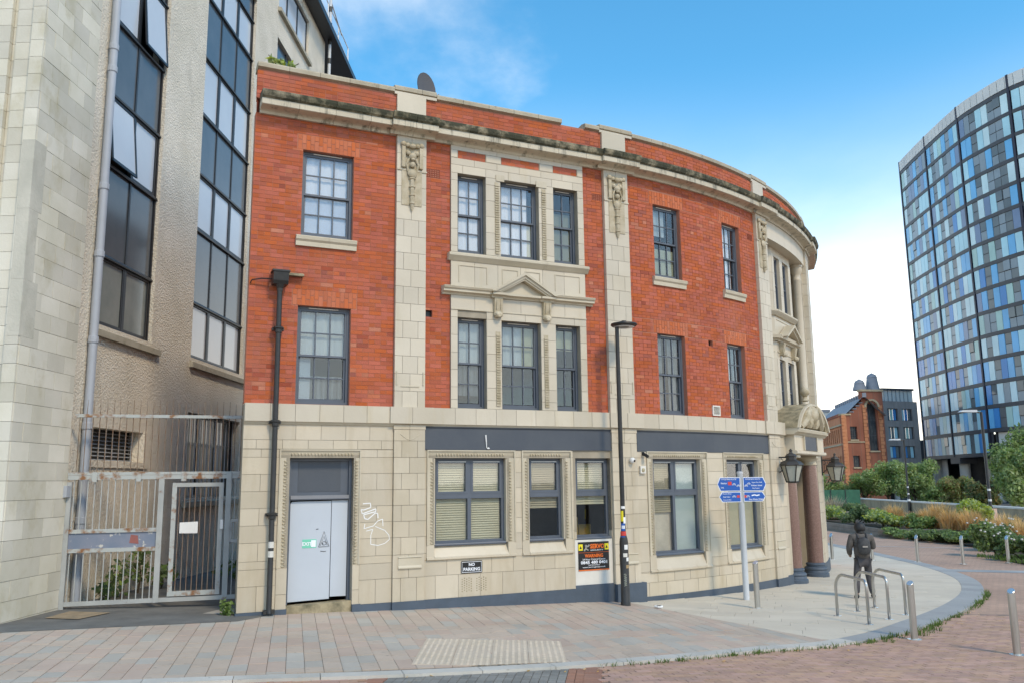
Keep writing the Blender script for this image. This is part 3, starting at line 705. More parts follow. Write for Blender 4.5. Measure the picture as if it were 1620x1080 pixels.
for k, zo in (('g1', -1.13), ('g2', -1.12), ('g4', -1.54), ('g5', -1.54)): architrave(k, zo, False, cb)
# pierced air bricks low on the wall
t = MB(W)
for c0 in (3.93, 4.22):
    for i in range(5):
        for j in range(6):
            a = c0+i*.045; z = -1.985+j*.042+(.02 if i % 2 else 0); t.box(a, a+.02, .046, .0515, z, z+.02)
build(t, 'air_brick_piercings', M['weathered'], cb, kind='stuff')
# ---- cornice, parapet dies and coping stones
CP = [(0, 6.545), (.06, 6.545), (.075, 6.59), (.11, 6.61), (.27, 6.63), (.285, 6.64), (.285, 6.745), (.0, 6.745)]
CT = [(0, 6.747), (.29, 6.747), (.33, 6.775), (.35, 6.83), (.355, 6.875), (.34, 6.89), (0, 6.93)]
a = .06
while a < 19:
    l = .66
    for p in PIL:
        if a < p[0]-.16 < a+l-.1: l = p[0]-.16-a
        if abs(a-(p[0]-.16)) < .01: l = (p[1]-p[0]+.32)/2
        elif p[0]-.16 < a < p[1]+.1: l = p[1]+.16-a
    fwd = .06 if any(p[0]-.17 < a+l/2 < p[1]+.17 for p in PIL) else 0
    for prof, m_, nm in ((CP, 'cornice', 'cornice_stone'), (CT, 'cornice_top', 'cornice_weathering')):
        pr = [(n_+(fwd if n_ > 0 else 0), z) for n_, z in prof]
        t = MB(W); t.sweep(pr, a+.003, a+l-.003, 2)
        if nm == 'cornice_stone': stn = build(t, nm, M[m_], cb)
        else: build(t, nm, M[m_], stn)
    a += l
a = 0.0
while a < 18.6:
    l = .56
    onp = False
    for p in PIL:
        if a < p[0]-.05 < a+l: l = max(.12, p[0]-.05-a)
        if p[0]-.06 <= a < p[1]+.05: onp = True; l = min(l, p[1]+.05-a) if p[1]+.05-a > .1 else l
    if onp: l = max(l, .3)
    up = .045 if onp else 0
    if not (6.42 < a+l/2 < 6.86):
        t = MB(W); t.sweep([(-.28, 7.415+up), (.0, 7.415+up), (.055, 7.44+up), (.06, 7.505+up), (.05, 7.53+up), (-.1, 7.56+up), (-.28, 7.53+up)], a+.003, a+l-.003, 2); build(t, 'coping_stone', M['coping'], cb)
    if onp: build(MB(W).box(a, a+l, -.2, .045, 7.40, 7.414+up), 'die_cap', M['stone'], cb)
    a += l
# carved drops at the heads of the pilasters
def carved_drop(fn_s):
    c = fn_s; t = MB(W)
    t.box(c-.20, c+.20, .075, .093, 5.17, 6.44)
    for sg in (-1, 1):
        t.box(c+sg*.175-.035, c+sg*.175+.035, .09, .13, 5.93, 6.33); t.ball(c+sg*.18, .12, 6.38, .055, .04, .05); t.ball(c+sg*.175, .115, 5.92, .045, .03, .025)
        t.ball(c+sg*.10, .12, 6.36, .05, .04, .045); t.ball(c+sg*.085, .12, 6.20, .05, .045, .05); t.tube([(c+sg*.05, .11, 6.12), (c+sg*.12, .12, 5.98), (c+sg*.07, .11, 5.80)], .022, 6)
    t.ball(c, .14, 6.34, .07, .05, .05); t.ball(c, .13, 6.14, .08, .06, .07); t.ball(c, .15, 6.07, .045, .04, .03); t.ball(c, .13, 5.97, .06, .05, .06); t.ball(c, .12, 5.80, .10, .05, .09)
    z = 5.70
    for k in range(4):
        w_ = .075-.006*k; t.ball(c, .115, z, w_, .05, .028); t.lathe([(.035, z-.20), (.05, z-.15), (.045, z-.02)], c, .105, 8) if k < 3 else t.lathe([(.008, z-.15), (.03, z-.10), (.04, z-.02)], c, .105, 8); z -= .165
    return t
for a, b in PIL[:3]: build(carved_drop((a+b)/2), 'carved_drop', M['stone_carved'], cb, smooth=True)
for a, b in PIL[:3]:
    t = MB(W); t.box(a-.005, b+.005, .078, .10, 5.855, 5.885)
    for sg in (a+.03, b-.05): t.box(sg, sg+.02, .078, .098, 1.75, 2.0)
    t.box(a+.12, b-.12, .078, .092, 1.72, 1.74); build(t, 'pilaster_fillet', M['stone_trim'], cb)
# ---- the bay: sill courses, entablature, pediment, consoles, reeded strips
t = MB(W); t.sweep([(0, 4.20), (.06, 4.20), (.10, 4.25), (.135, 4.29), (.135, 4.33), (.12, 4.345), (-.1, 4.36)], BAY[0]-.06, BAY[1]+.06); build(t, 'bay_sill', M['stone_trim'], cb)
for p, q in ((3.88, 4.48), (4.80, 5.15), (5.30, 5.64), (5.98, 6.56)):
    t = MB(W)
    for (a0, a1, c0, c1) in ((p, q, 4.11, 4.125), (p, p+.015, 3.78, 4.11), (q-.015, q, 3.78, 4.11)): t.box(a0, a1, .04, .058, c0, c1)
    build(t, 'apron_panel_moulding', M['stone_trim'], cb)
EN = [(0, 3.52), (.06, 3.52), (.07, 3.555), (.15, 3.57), (.15, 3.61), (.18, 3.63), (.195, 3.665), (.18, 3.675), (0, 3.69)]
for p, q, f in ((3.54, 4.54, 0), (4.545, 4.84, .05), (4.845, 5.60, .02), (5.605, 5.92, .05), (5.925, 6.84, 0)):
    pr = [(n_+(f if n_ > 0 else 0), z) for n_, z in EN] if f == 0 else [(0, 3.52), (.06+f, 3.52), (.07+f, 3.555), (.15+f, 3.57), (.15+f, 3.615), (0, 3.62)]
    build(MB(W).sweep(pr, p, q), 'entablature_stone', M['stone_trim'], cb)
ped = MB(W); AP = (5.23, 4.055); LB, RB = (4.50, 3.625), (5.96, 3.625)
ped.ext([(LB[0]+.22, 3.622), (RB[0]-.22, 3.622), (AP[0], AP[1]-.17)], .04, .07)
pdm = build(ped, 'pediment', M['stone_trim'], cb)
for E0 in (LB, RB):
    t = MB(W); dx_, dz_ = AP[0]-E0[0], AP[1]-E0[1]; L_ = math.hypot(dx_, dz_); sg = 1 if dx_ > 0 else -1
    for th0, th1, n1 in ((0, .05, .24), (.05, .10, .205), (.10, .135, .18)):
        nx, nz = dz_/L_*sg, -abs(dx_)/L_
        q = [(E0[0]+nx*0, E0[1]), (AP[0], AP[1])]
        k = AP[0]
        t.ext([(E0[0]+sg*th0*1.75, E0[1]+.0), (E0[0]+sg*th1*1.75, E0[1]+.0), (AP[0], AP[1]-th1*1.15), (AP[0], AP[1]-th0*1.15)], .03, n1)
    build(t, 'raking_cornice', M['stone_trim'], pdm)
for c in (4.69, 5.76):
    t = MB(W); t.sweep([(.03, 3.18), (.08, 3.18), (.10, 3.22), (.13, 3.50), (.13, 3.52), (.03, 3.52)], c-.085, c+.085); t.box(c-.05, c-.04, .1, .137, 3.28, 3.5); t.box(c+.04, c+.05, .1, .137, 3.28, 3.5)
    t.ball(c, .10, 3.19, .10, .07, .07); t.ball(c-.03, .15, 3.18, .04, .03, .04); t.ball(c+.03, .15, 3.18, .04, .03, .04); t.ball(c, .15, 3.15, .05, .03, .03); build(t, 'console', M['stone_carved'], cb, smooth=True)
t = MB(W); t.box(BAY[0], BAY[1], .04, .062, 3.235, 3.255); build(t, 'frieze_fillet', M['stone_trim'], cb)
for c in (4.70, 5.75):
    for z0, z1 in ((4.42, 5.9), (1.42, 2.86)):
        t = MB(W); t.box(c-.045, c+.045, .03, .052, z0, z1); n_ = int((z1-z0)/.05)
        for k in range(n_): t.box(c-.045, c+.045, .05, .068, z0+k*.05, z0+k*.05+.027)
        build(t, 'reeded_strip', M['stone_carved'], cb)
for p, q in ((4.68, 4.86), (5.58, 5.82)): build(MB(W).box(p, q, .04, .062, 5.93, 6.06), 'ear_block', M['stone_trim'], cb)
# window sills on the brick front
for k in ('w1', 'r1', 'r2'):
    a, b, z0, z1 = OW[k]; build(MB(W).sweep([(-.1, z0-.2), (.045, z0-.2), (.05, z0-.12), (.08, z0-.085), (.09, z0-.03), (.07, z0-.012), (-.1, z0+.005)], a-.09, b+.07), 'window_sill', M['stone_trim'], cb)
# ---- windows
def sash(fn, o, parent, cols=3, nf=-.10, mid=.50, cur=(), gl='glass'):
    a, b, z0, z1 = o; t = MB(fn); sg = 1
    fw = .05
    for p in ((a, a+fw, z0, z1), (b-fw, b, z0, z1), (a+fw, b-fw, z1-.045, z1), (a+fw, b-fw, z0, z0+.05)): t.box(p[0], p[1], nf-.09, nf, p[2], p[3], 1)
    wd = build(t, 'window', M['frame'], parent)
    zm = z0+(z1-z0)*mid
    for nm, c0, c1, nn in (('upper_sash', zm-.018, z1-.045, nf-.012), ('lower_sash', z0+.05, zm+.018, nf-.05)):
        A, Bq = a+fw, b-fw; sw = .034; t = MB(fn)
        bot, top = c0+(.035 if nm[0] == 'u' else .055), c1-.035
        for p in ((A, A+sw, c0, c1), (Bq-sw, Bq, c0, c1), (A+sw, Bq-sw, c0, bot), (A+sw, Bq-sw, top, c1)): t.box(p[0], p[1], nn-.04, nn, p[2], p[3], 1)
        cw = (Bq-A-2*sw)/cols; rh = (top-bot)/2
        for k in range(1, cols): t.box(A+sw+k*cw-.011, A+sw+k*cw+.011, nn-.03, nn-.003, bot, top, 1)
        t.box(A+sw, Bq-sw, nn-.028, nn-.004, bot+rh-.011, bot+rh+.011, 1)
        build(t, nm, M['frame'], wd)
        for i in range(cols):
            for j in range(2): piece('pane', item(fn, A+sw+i*cw+.011, A+sw+(i+1)*cw-.011, nn-.022, nn-.017, bot+j*rh+.011, bot+(j+1)*rh-.011, M[gl]), wd)
    build(MB(fn).box(a+(b-a)*.22, b-(b-a)*.22, nf, nf+.012, z1-.035, z1-.02, 1), 'trickle_vent', M['offwhite'], wd)
    for (u0, u1, v0, v1, mk) in cur:
        t = MB(fn); n_ = max(3, int((u1-u0)*(b-a)/.05)); A = a+(b-a)*u0; l = (u1-u0)*(b-a)/n_
        for k in range(n_):
            d0, d1 = (.02*math.sin(k*2.1), .02*math.sin((k+1)*2.1)) if mk in ('net', 'curtain') else (0, 0)
            t.quad([(A+k*l, nf-.10+d0*.3, z0+(z1-z0)*v0), (A+(k+1)*l, nf-.10+d1*.3, z0+(z1-z0)*v0), (A+(k+1)*l, nf-.10+d1*.3, z0+(z1-z0)*v1), (A+k*l, nf-.10+d0*.3, z0+(z1-z0)*v1)])
        build(t, 'curtain', M[mk], wd)
    return wd
sash(W, OW['w1'], cb, 3, cur=((0, 1, .46, 1, 'net'), (0, 1, 0, .46, 'net_reflect')))
sash(W, OW['w2'], cb, 3, cur=((0, 1, .48, 1, 'net'), (0, .3, 0, .48, 'net_reflect'), (.3, 1, 0, .30, 'curtain')), gl='glass_dark')
sash(W, OW['r1'], cb, 3, cur=((.1, 1, 0, .42, 'blind'), (0, .6, .6, 1, 'net')), gl='glass_dark')
sash(W, OW['r2'], cb, 3, cur=((0, .8, 0, 1, 'net'),))
sash(W, OW['r3'], cb, 3, cur=((0, .35, 0, 1, 'curtain'), (.55, 1, 0, 1, 'curtain')), gl='glass_dark')
sash(W, OW['r4'], cb, 3, cur=((0, .5, .3, 1, 'net'), (.6, 1, 0, 1, 'curtain')), gl='glass_dark')
sash(W, OB['a3'], cb, 2, cur=((0, 1, 0, 1, 'net'),))
sash(W, OB['b3'], cb, 3, cur=((0, .8, 0, 1, 'net'), (.8, 1, 0, .5, 'blind')))
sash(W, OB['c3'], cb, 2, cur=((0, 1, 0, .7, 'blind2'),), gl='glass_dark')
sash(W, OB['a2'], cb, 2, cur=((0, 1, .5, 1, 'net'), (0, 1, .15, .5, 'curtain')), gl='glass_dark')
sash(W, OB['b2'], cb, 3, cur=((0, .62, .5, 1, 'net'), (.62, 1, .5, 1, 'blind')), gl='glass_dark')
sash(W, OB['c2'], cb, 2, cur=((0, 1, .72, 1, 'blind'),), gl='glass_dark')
def shop(o, parent, cols, zt, slats, extra=(), lower_sill=False):
    a, b, z0, z1 = o; nf = -.08; t = MB(W); fw = .055
    t.box(a, a+fw, nf-.08, nf, z0, z1); t.box(b-fw, b, nf-.08, nf, z0, z1); t.box(a+fw, b-fw, nf-.08, nf, z1-.05, z1); t.box(a+fw, b-fw, nf-.08, nf, z0, z0+.06)
    wd = build(t, 'shop_window', M['frame'], parent)
    t = MB(W); t.box(a+fw, b-fw, nf-.07, nf+.006, zt-.045, zt+.045); build(t, 'transom', M['frame'], wd)
    xs = [a+fw+(b-a-2*fw)*c for c in cols]
    for x in xs[1:-1]: build(MB(W).box(x-.035, x+.035, nf-.07, nf+.004, z0+.06, z1-.05), 'mullion', M['frame'], wd)
    build(MB(W).sweep([(nf-.05, z0-.03), (.012, z0-.03), (.018, z0-.005), (.01, z0+.012), (nf, z0+.03), (nf-.05, z0+.03)], a-.0, b+.0), 'window_board', M['frame'], wd)
    for i, (p, q) in enumerate(zip(xs, xs[1:])):
        p2, q2 = p+(.035 if i else 0), q-(.035 if i < len(xs)-2 else 0)
        t = MB(W); w_ = .04
        for r_ in ((p2, p2+w_, zt+.045, z1-.05), (q2-w_, q2, zt+.045, z1-.05), (p2+w_, q2-w_, zt+.045, zt+.085), (p2+w_, q2-w_, z1-.09, z1-.05)): t.box(r_[0], r_[1], nf-.05, nf+.012, r_[2], r_[3])
        build(t, 'top_light', M['frame'], wd)
        piece('pane', item(W, p2+w_, q2-w_, nf-.03, nf-.025, zt+.085, z1-.09, M['glass']), wd); piece('pane', item(W, p2, q2, nf-.04, nf-.035, z0+.06, zt-.045, M['glass']), wd)
        build(MB(W).box(p2+.04, q2-.04, nf+.012, nf+.024, z1-.075, z1-.06), 'trickle_vent', M['offwhite'], wd)
    for u0, u1, c0, c1, mk, tilt in slats:
        t = MB(W); z = c0; n_ = nf-.075
        while z < c1: t.sweep([(n_-.012, z+.019*tilt), (n_+.012, z-.019*tilt), (n_+.013, z-.019*tilt+.002), (n_-.011, z+.019*tilt+.002)], a+fw+(b-a-2*fw)*u0, a+fw+(b-a-2*fw)*u1, 2); z += .043
        bl = build(t, 'venetian_blind', M[mk], wd)
        if c0 > z0+.1 or True: build(MB(W).box(a+fw+(b-a-2*fw)*u0, a+fw+(b-a-2*fw)*u1, n_-.012, n_+.012, c0-.03, c0-.01), 'bottom_rail', M[mk], bl)
    return wd
zt = -.27
g = g
a = OG['g1']; shop(a, cb, (0, .5, 1), zt, ((.01, .49, a[2]+.06, .40, 'blind', 1), (.51, .99, a[2]+.06, .40, 'blind', 1)))
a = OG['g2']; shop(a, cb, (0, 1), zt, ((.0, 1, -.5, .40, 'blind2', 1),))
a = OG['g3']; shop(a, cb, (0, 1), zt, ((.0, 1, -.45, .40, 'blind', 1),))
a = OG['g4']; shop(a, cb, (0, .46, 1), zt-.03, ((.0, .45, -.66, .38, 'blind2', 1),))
a = OG['g5']; shop(a, cb, (0, .5, 1), zt-.03, ())
M['frost'] = mat('frosted_film', (.44, .52, .47), .4, (.37, .45, .40), 2); M['cream_wall'] = mat('cream_wall', (.62, .56, .42), .8)
a = OG['g4']; build(MB(W).box(a[0]+.70, a[1]-.06, -.145, -.14, a[2]+.06, a[3]-.05), 'frosted_screen', M['frost'], cb); build(MB(W).box(a[0]+.06, a[0]+.66, -.20, -.19, a[2], -.6), 'inner_panel', M['cream_wall'], cb)
a = OG['g5']; M['olive'] = mat('olive_blind', (.50, .46, .28), .8, (.42, .39, .24), 1.2); build(MB(W).box(a[0]+.06, a[1]-.06, -.15, -.145, a[2]+.06, -.35), 'roller_blind', M['olive'], cb)
# furniture glimpsed behind the shop panes
t = MB(W); t.box(6.45, 6.75, -.75, -.6, -1.2, -.75); t.box(6.8, 7.1, -.8, -.65, -1.2, -.9); build(t, 'counter', mat('counter_yellow', (.42, .27, .05), .6), cb)
# rooms behind
t = MB(W)
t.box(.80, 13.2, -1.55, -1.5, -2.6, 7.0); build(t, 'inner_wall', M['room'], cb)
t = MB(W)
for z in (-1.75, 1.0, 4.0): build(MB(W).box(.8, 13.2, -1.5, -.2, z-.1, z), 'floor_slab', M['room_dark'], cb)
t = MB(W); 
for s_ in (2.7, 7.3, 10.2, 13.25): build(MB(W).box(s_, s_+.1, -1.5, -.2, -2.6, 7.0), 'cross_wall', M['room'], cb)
# roof and flank
t = MB(W); n_ = 40
for k in range(n_):
    a0, a1 = .25+19.75*k/n_, .25+19.75*(k+1)/n_; t.quad([(a0, -.2, 7.0), (a1, -.2, 7.0), (max(a1, 4.), -9, 7.0), (max(a0, 4.), -9, 7.0)])
build(t, 'flat_roof', M['ground'], cb)
M['brick_plain'] = brick_sheet('plain_brickwork', (.32, .07, .032), (.26, .06, .03), (.3, .15, .1), .225, .0757, 0)
t = MB(); t.flat([W(0.01, -.03, 0)[:2], W(.24, -.24, 0)[:2], (-4.0, 24.), (-4.25, 24.)], -2.6, 7.4); build(t, 'flank_wall', M['brick_plain'], cb); build(MB(W).box(18.4, 20, -.26, -.02, -2.6, 7.0), 'rear_wall', M['brick_plain'], cb)
# ---- side door, boarded
t = MB(W); d = DOOR; zs = -2.02
t.box(d[0], d[0]+.05, -.2, -.1, zs, d[3]); t.box(d[1]-.05, d[1], -.2, -.1, zs, d[3]); t.box(d[0]+.05, d[1]-.05, -.2, -.1, d[3]-.05, d[3]); t.sweep([(-.2, -.29), (-.08, -.29), (-.07, -.27), (-.09, -.21), (-.2, -.21)], d[0]+.05, d[1]-.05)
dr = build(t, 'door', M['frame'], cb, label='boarded pale blue side door with grey overlight')
build(MB(W).box(d[0]+.05, d[1]-.05, -.19, -.15, -.21, d[3]-.05), 'overlight', M['frame'], dr); build(MB(W).box(d[0]+.18, d[1]-.19, -.15, -.143, -.15, d[3]-.06), 'overlight_panel', M['board'], dr)
t = MB(W); t.ext([(d[0]+.055, zs+.04), (d[0]+.76, zs+.055), (d[0]+.765, -.31), (d[0]+.09, -.315), (d[0]+.062, -.35)], -.16, -.135); build(t, 'door_leaf', M['door'], dr)
t = MB(W); t.ext([(d[0]+.772, zs+.09), (d[1]-.06, zs+.085), (d[1]-.055, -.30), (d[0]+.775, -.305)], -.16, -.131); build(t, 'door_leaf', M['door'], dr)
t = MB(W); t.ext([(d[0]-.01, -2.5), (d[1]+.0, -2.5), (d[1]+.0, zs+.02), (d[0]-.01, zs-.01)], -.2, .02); build(t, 'door_step', M['weathered'], dr)
# sticker and marker drawing on the door
nn = -.131
t = MB(W); t.ext([(1.07, -1.10), (1.31, -1.10), (1.31, -.955), (1.07, -.955)], nn-.004, nn+.001); sk = build(t, 'exit_sticker', M['green'], dr)
t = MB(W); put_text(t, 'EXIT', 1.15, -1.03, nn+.003, hei=.06); t.quad([(1.22, nn+.002, -1.085), (1.30, nn+.002, -1.085), (1.30, nn+.002, -.97), (1.22, nn+.002, -.97)]); build(t, 'lettering', M['signwhite'], sk)
t = MB(W); t.tube([(1.35, nn+.002, -1.09), (1.44, nn+.002, -.83), (1.53, nn+.002, -1.085), (1.35, nn+.002, -1.09)], .004, 4); t.tube([(1.38, nn+.002, -1.07), (1.44, nn+.002, -.91), (1.50, nn+.002, -1.065)], .003, 4); t.tube([(1.41+.035+.035*math.cos(k*.7), nn+.002, -1.03+.03*math.sin(k*.7)) for k in range(10)], .003, 4); t.ball(1.42, nn+.003, -1.04, .01, .003, .01)
t.tube([(1.38, nn+.002, -1.16), (1.44, nn+.002, -1.17), (1.48, nn+.002, -1.165)], .004, 4); t.tube([(1.30, nn+.002, -.79), (1.34, nn+.002, -.785)], .005, 4); build(t, 'marker_drawing', M['black'], dr)
# graffiti tag on the tiles
def ribbon(mb, pts, w_, n_):
    P = [Vector((a, 0, c)) for a, c in pts]
    for i in range(len(P)-1):
        d_ = (P[i+1]-P[i]); 
        if d_.length < 1e-5: continue
        d_.normalize(); x = Vector((-d_.z, 0, d_.x))*w_
        mb.quad([(P[i].x-x.x, n_, P[i].z-x.z), (P[i+1].x-x.x, n_, P[i+1].z-x.z), (P[i+1].x+x.x, n_, P[i+1].z+x.z), (P[i].x+x.x, n_, P[i].z+x.z)])
gx = lambda u, v: (2.02+(u-100)/945*.79, -.27-v/1080*.89)
t = MB(W)
ribbon(t, [gx(*p) for p in ((160, 120), (320, 110), (330, 200), (180, 250), (120, 240), (150, 330), (440, 230), (440, 290), (180, 350), (200, 430), (270, 450), (430, 320), (480, 330), (490, 430))], .0095, .0535)
ribbon(t, [gx(*p) for p in ((210, 540), (190, 640), (390, 590), (480, 490), (590, 450), (600, 600))], .007, .0536)
ribbon(t, [gx(*p) for p in ((240, 690), (380, 660), (340, 780), (340, 970), (500, 1000), (650, 960), (745, 880), (730, 790), (640, 690), (430, 600))], .0065, .0537)
build(t, 'graffiti_tag', M['graffiti'], cb)
# rainwater pipe with hopper head
pn = .165
rp = MB(W); ps = .50
rp.tube([(ps, pn, 3.35), (ps, pn, -2.0), (ps, pn+.03, -2.1)], .045, 10)
pipe = build(rp, 'rainwater_pipe', M['pipe_black'], cb, smooth=True)
t = MB(W); t.sweep([(pn-.13, 3.40), (pn+.07, 3.40), (pn+.10, 3.46), (pn+.12, 3.62), (pn-.13, 3.62)], ps-.13, ps+.13); t.box(ps-.15, ps+.15, pn-.13, pn+.135, 3.615, 3.645); t.lathe([(.05, 3.28), (.055, 3.33), (.09, 3.41)], ps, pn, 10); build(t, 'hopper_head', M['pipe_black'], pipe)
t = MB(W)
for z in (2.62, 1.02, -.52): t = MB(W); t.lathe([(.048, z-.07), (.06, z-.06), (.06, z), (.085, z+.01), (.085, z+.035), (.055, z+.045)], ps, pn, 10); t.box(ps-.10, ps+.10, pn-.12, pn-.03, z-.02, z+.03); build(t, 'pipe_collar', M['pipe_black'], pipe)
build(MB(W).box(ps-.09, ps+.09, .1, pn+.04, -2.1, -2.04), 'pipe_shoe', M['pipe_black'], pipe)
t = MB(W); t.sweep([(.02, 3.60), (.12, 3.60), (.12, 3.63), (.02, 3.67)], ps+.15, ps+.42); build(t, 'spout_slab', M['weathered'], pipe)
t = MB(W); t.tube([(ps-.14, .12, 3.50), (ps-.3, .10, 3.50), (ps-.46, .06, 3.47), (ps-.48, .02, 3.42)], .012, 5); build(t, 'cable', M['black'], pipe)
for z in (-1.0, -1.15): build(MB(W).lathe([(.047, z-.05), (.047, z+.05)], ps, pn, 10), 'sticker', M['offwhite'], pipe)
# ------------------------------------------------------------------ corner: recessed canted bay above, entrance below
EA, EB = 12.98, 16.75
def wp(s, n): p = W(s, n, 0); return (p[0], p[1])
# recess lining and curved lintel beam
t = MB(W); t.box(EA, EB, -1.2, -1.1, 1.3, 6.6); t.box(EA, EA+.1, -1.1, -.05, 1.3, 6.5); t.box(EB-.1, EB, -1.1, -.05, 1.3, 6.5); build(t, 'recess_lining', M['stone'], cb)
t = MB(W); t.box(EA, EB, -1.1, .03, 6.08, 6.54); build(t, 'lintel_beam', M['stone'], cb)
t = MB(W); t.box(EA, EB, -1.1, .02, 1.16, 1.34); build(t, 'recess_floor', M['stone'], cb)
CAN = [wp(13.0, -.75), wp(13.95, -.22), wp(15.75, -.22), wp(16.7, -.75)]
for i in range(3):
    fn, L_ = seg(CAN[i], CAN[i+1])
    wins = [(.22, L_-.16)] if i != 1 else [(.14, L_/2-.28), (L_/2-.12, L_-.34)]
    wins = [(.24, L_-.20)] if i != 1 else [(.20, .72), (.98, L_-.22)]
    op = [(a, b, z0, z1) for a, b in wins for z0, z1 in ((4.38, 5.86), (1.45, 3.08))]
    t = MB(fn)
    for z0, z1 in ((1.34, 1.45), (3.08, 3.52), (3.67, 4.22), (5.86, 6.08)): t.box(0, L_, -.14, 0, z0, z1)
    for z0, z1 in ((1.45, 3.08), (4.34, 5.86)):
        for a, b in sub_iv(sub_iv([(0, L_)], *wins[0]), *(wins[-1])): t.box(a, b, -.14, 0, z0, z1)
    ff = build(t, 'bay_face', M['stone'], cb)
    # joints as recessed courses are too fine here: the tiles are laid over the piers
    bt = []
    for z0, z1 in zip((4.36, 4.86, 5.36), (4.86, 5.36, 5.85)):
        for a, b in sub_iv(sub_iv([(0, L_)], *wins[0]), *wins[-1]): bt.append(item(fn, a+.004, b-.004, -.02, .012, z0+.003, z1-.003, M['stone']))
    for z0, z1 in zip((1.46, 2.0, 2.54), (2.0, 2.54, 3.07)):
        for a, b in sub_iv(sub_iv([(0, L_)], *wins[0]), *wins[-1]): bt.append(item(fn, a+.004, b-.004, -.02, .012, z0+.003, z1-.003, M['stone']))
    for it in bt: piece('stone_tile', it, ff)
    t = MB(fn); t.sweep([(-.1, 4.20), (.05, 4.20), (.10, 4.26), (.13, 4.30), (.13, 4.34), (-.1, 4.36)], -.03, L_+.03); build(t, 'bay_sill', M['stone_trim'], cb)
    t = MB(fn); t.sweep([(-.1, 3.52), (.05, 3.52), (.07, 3.56), (.15, 3.58), (.17, 3.66), (-.1, 3.69)], -.04, L_+.04); build(t, 'entablature_stone', M['stone_trim'], cb)
    t = MB(fn); t.box(.06, L_-.06, 0, .02, 3.24, 3.26); t.box(.12, L_-.12, 0, .015, 4.1, 4.115); build(t, 'frieze_fillet', M['stone_trim'], cb)
    for o in op: sash(fn, o, cb, 2, nf=-.07, gl='glass_dark', cur=())
    if i == 1:
        c = L_/2; ap = 4.04
        t = MB(fn); t.ext([(c-.62, 3.66), (c+.62, 3.66), (c, ap-.1)], 0, .05); p_ = build(t, 'pediment', M['stone_trim'], cb)
        for sg in (-1, 1):
            t = MB(fn)
            for th0, th1, n1 in ((0, .06, .28), (.06, .13, .22)): t.ext([(c+sg*(.78-th0*1.8), 3.64), (c+sg*(.78-th1*1.8), 3.64), (c, ap-th1*1.15), (c, ap-th0*1.15)], .02, n1)
            build(t, 'raking_cornice', M['stone_trim'], p_)
        for x in (c-.55, c+.55):
            t = MB(fn); t.sweep([(0, 3.18), (.08, 3.18), (.14, 3.5), (.0, 3.52)], x-.08, x+.08); t.ball(x, .11, 3.2, .1, .08, .08); build(t, 'console', M['stone_carved'], cb, smooth=True)
# engaged column beside pilaster four
t = MB(W); t.lathe([(.15, 1.35), (.15, 1.45), (.12, 1.5), (.12, 5.6), (.13, 5.62), (.13, 5.66), (.12, 5.68), (.12, 5.8), (.16, 5.86), (.17, 6.0), (.19, 6.02), (.19, 6.08)], 16.55, -.18, 14); build(t, 'engaged_column', M['stone'], cb, smooth=True)
# ground floor entrance recess
zg = gs(14.5, -.3)-.02
t = MB(W); t.box(13.3, 13.42, -1.0, .05, -2.7, 1.0); t.box(16.25, 16.37, -1.0, .05, -2.7, 1.0); t.box(13.3, 16.4, -1.1, -1.0, -2.7, 1.0); t.box(13.3, 16.4, -1.0, .03, .62, 1.0)
build(t, 'porch_lining', M['stone_low'], cb)
t = MB(W); t.box(16.37, 18.4, -.14, .045, -2.7, 1.32); fb = build(t, 'corner_pier', M['stone_joint'], cb)
bt = []; tiles(bt, 16.37, 18.4, ROWS, [], .0, .06, .46, M['stone_low'])
for it in bt: piece('stone_tile', it, fb)
build(MB(W).box(16.3, 18.4, -.05, .10, -2.8, -2.33), 'plinth', M['plinth'], cb)
M['wood_door'] = mat('green_oak_door', (.12, .10, .05), .5, (.09, .075, .04), 3)
t = MB(W); t.box(14.1, 15.5, -1.0, -.94, -2.6, .3)
for a in (14.2, 14.85):
    for z0, z1 in ((-2.4, -1.4), (-1.25, -.35)): t.box(a, a+.5, -.94, -.92, z0, z1)
pd = build(t, 'entrance_door', M['wood_door'], cb); t = MB(W); t.ball(14.75, -.9, -1.4, .035, .035, .035); build(t, 'door_knob', M['dark'], pd)
# polished granite columns
for s_, n_ in ((13.66, -.03), (15.66, -.03)):
    z0 = gs(s_, n_)
    cl = build(MB(W).lathe([(.205, z0+.36), (.21, z0+.9), (.205, -.5), (.195, .0), (.185, .32)], s_, n_, 24), 'column', M['pinkgranite'], cb, smooth=True)
    build(MB(W).lathe([(.33, z0-.15), (.33, z0+.08), (.30, z0+.10), (.30, z0+.14), (.285, z0+.16), (.30, z0+.20), (.285, z0+.24), (.24, z0+.26), (.24, z0+.29), (.255, z0+.31), (.25, z0+.34), (.21, z0+.36)], s_, n_, 24), 'column_base', M['plinth'], cl, smooth=True)
    t = MB(W); t.lathe([(.19, .32), (.205, .335), (.205, .36), (.19, .375), (.19, .42), (.21, .44), (.24, .49), (.25, .50)], s_, n_, 24); t.box(s_-.26, s_+.26, n_-.26, n_+.26, .50, .57); build(t, 'capital', M['stone_trim'], cl, smooth=True)
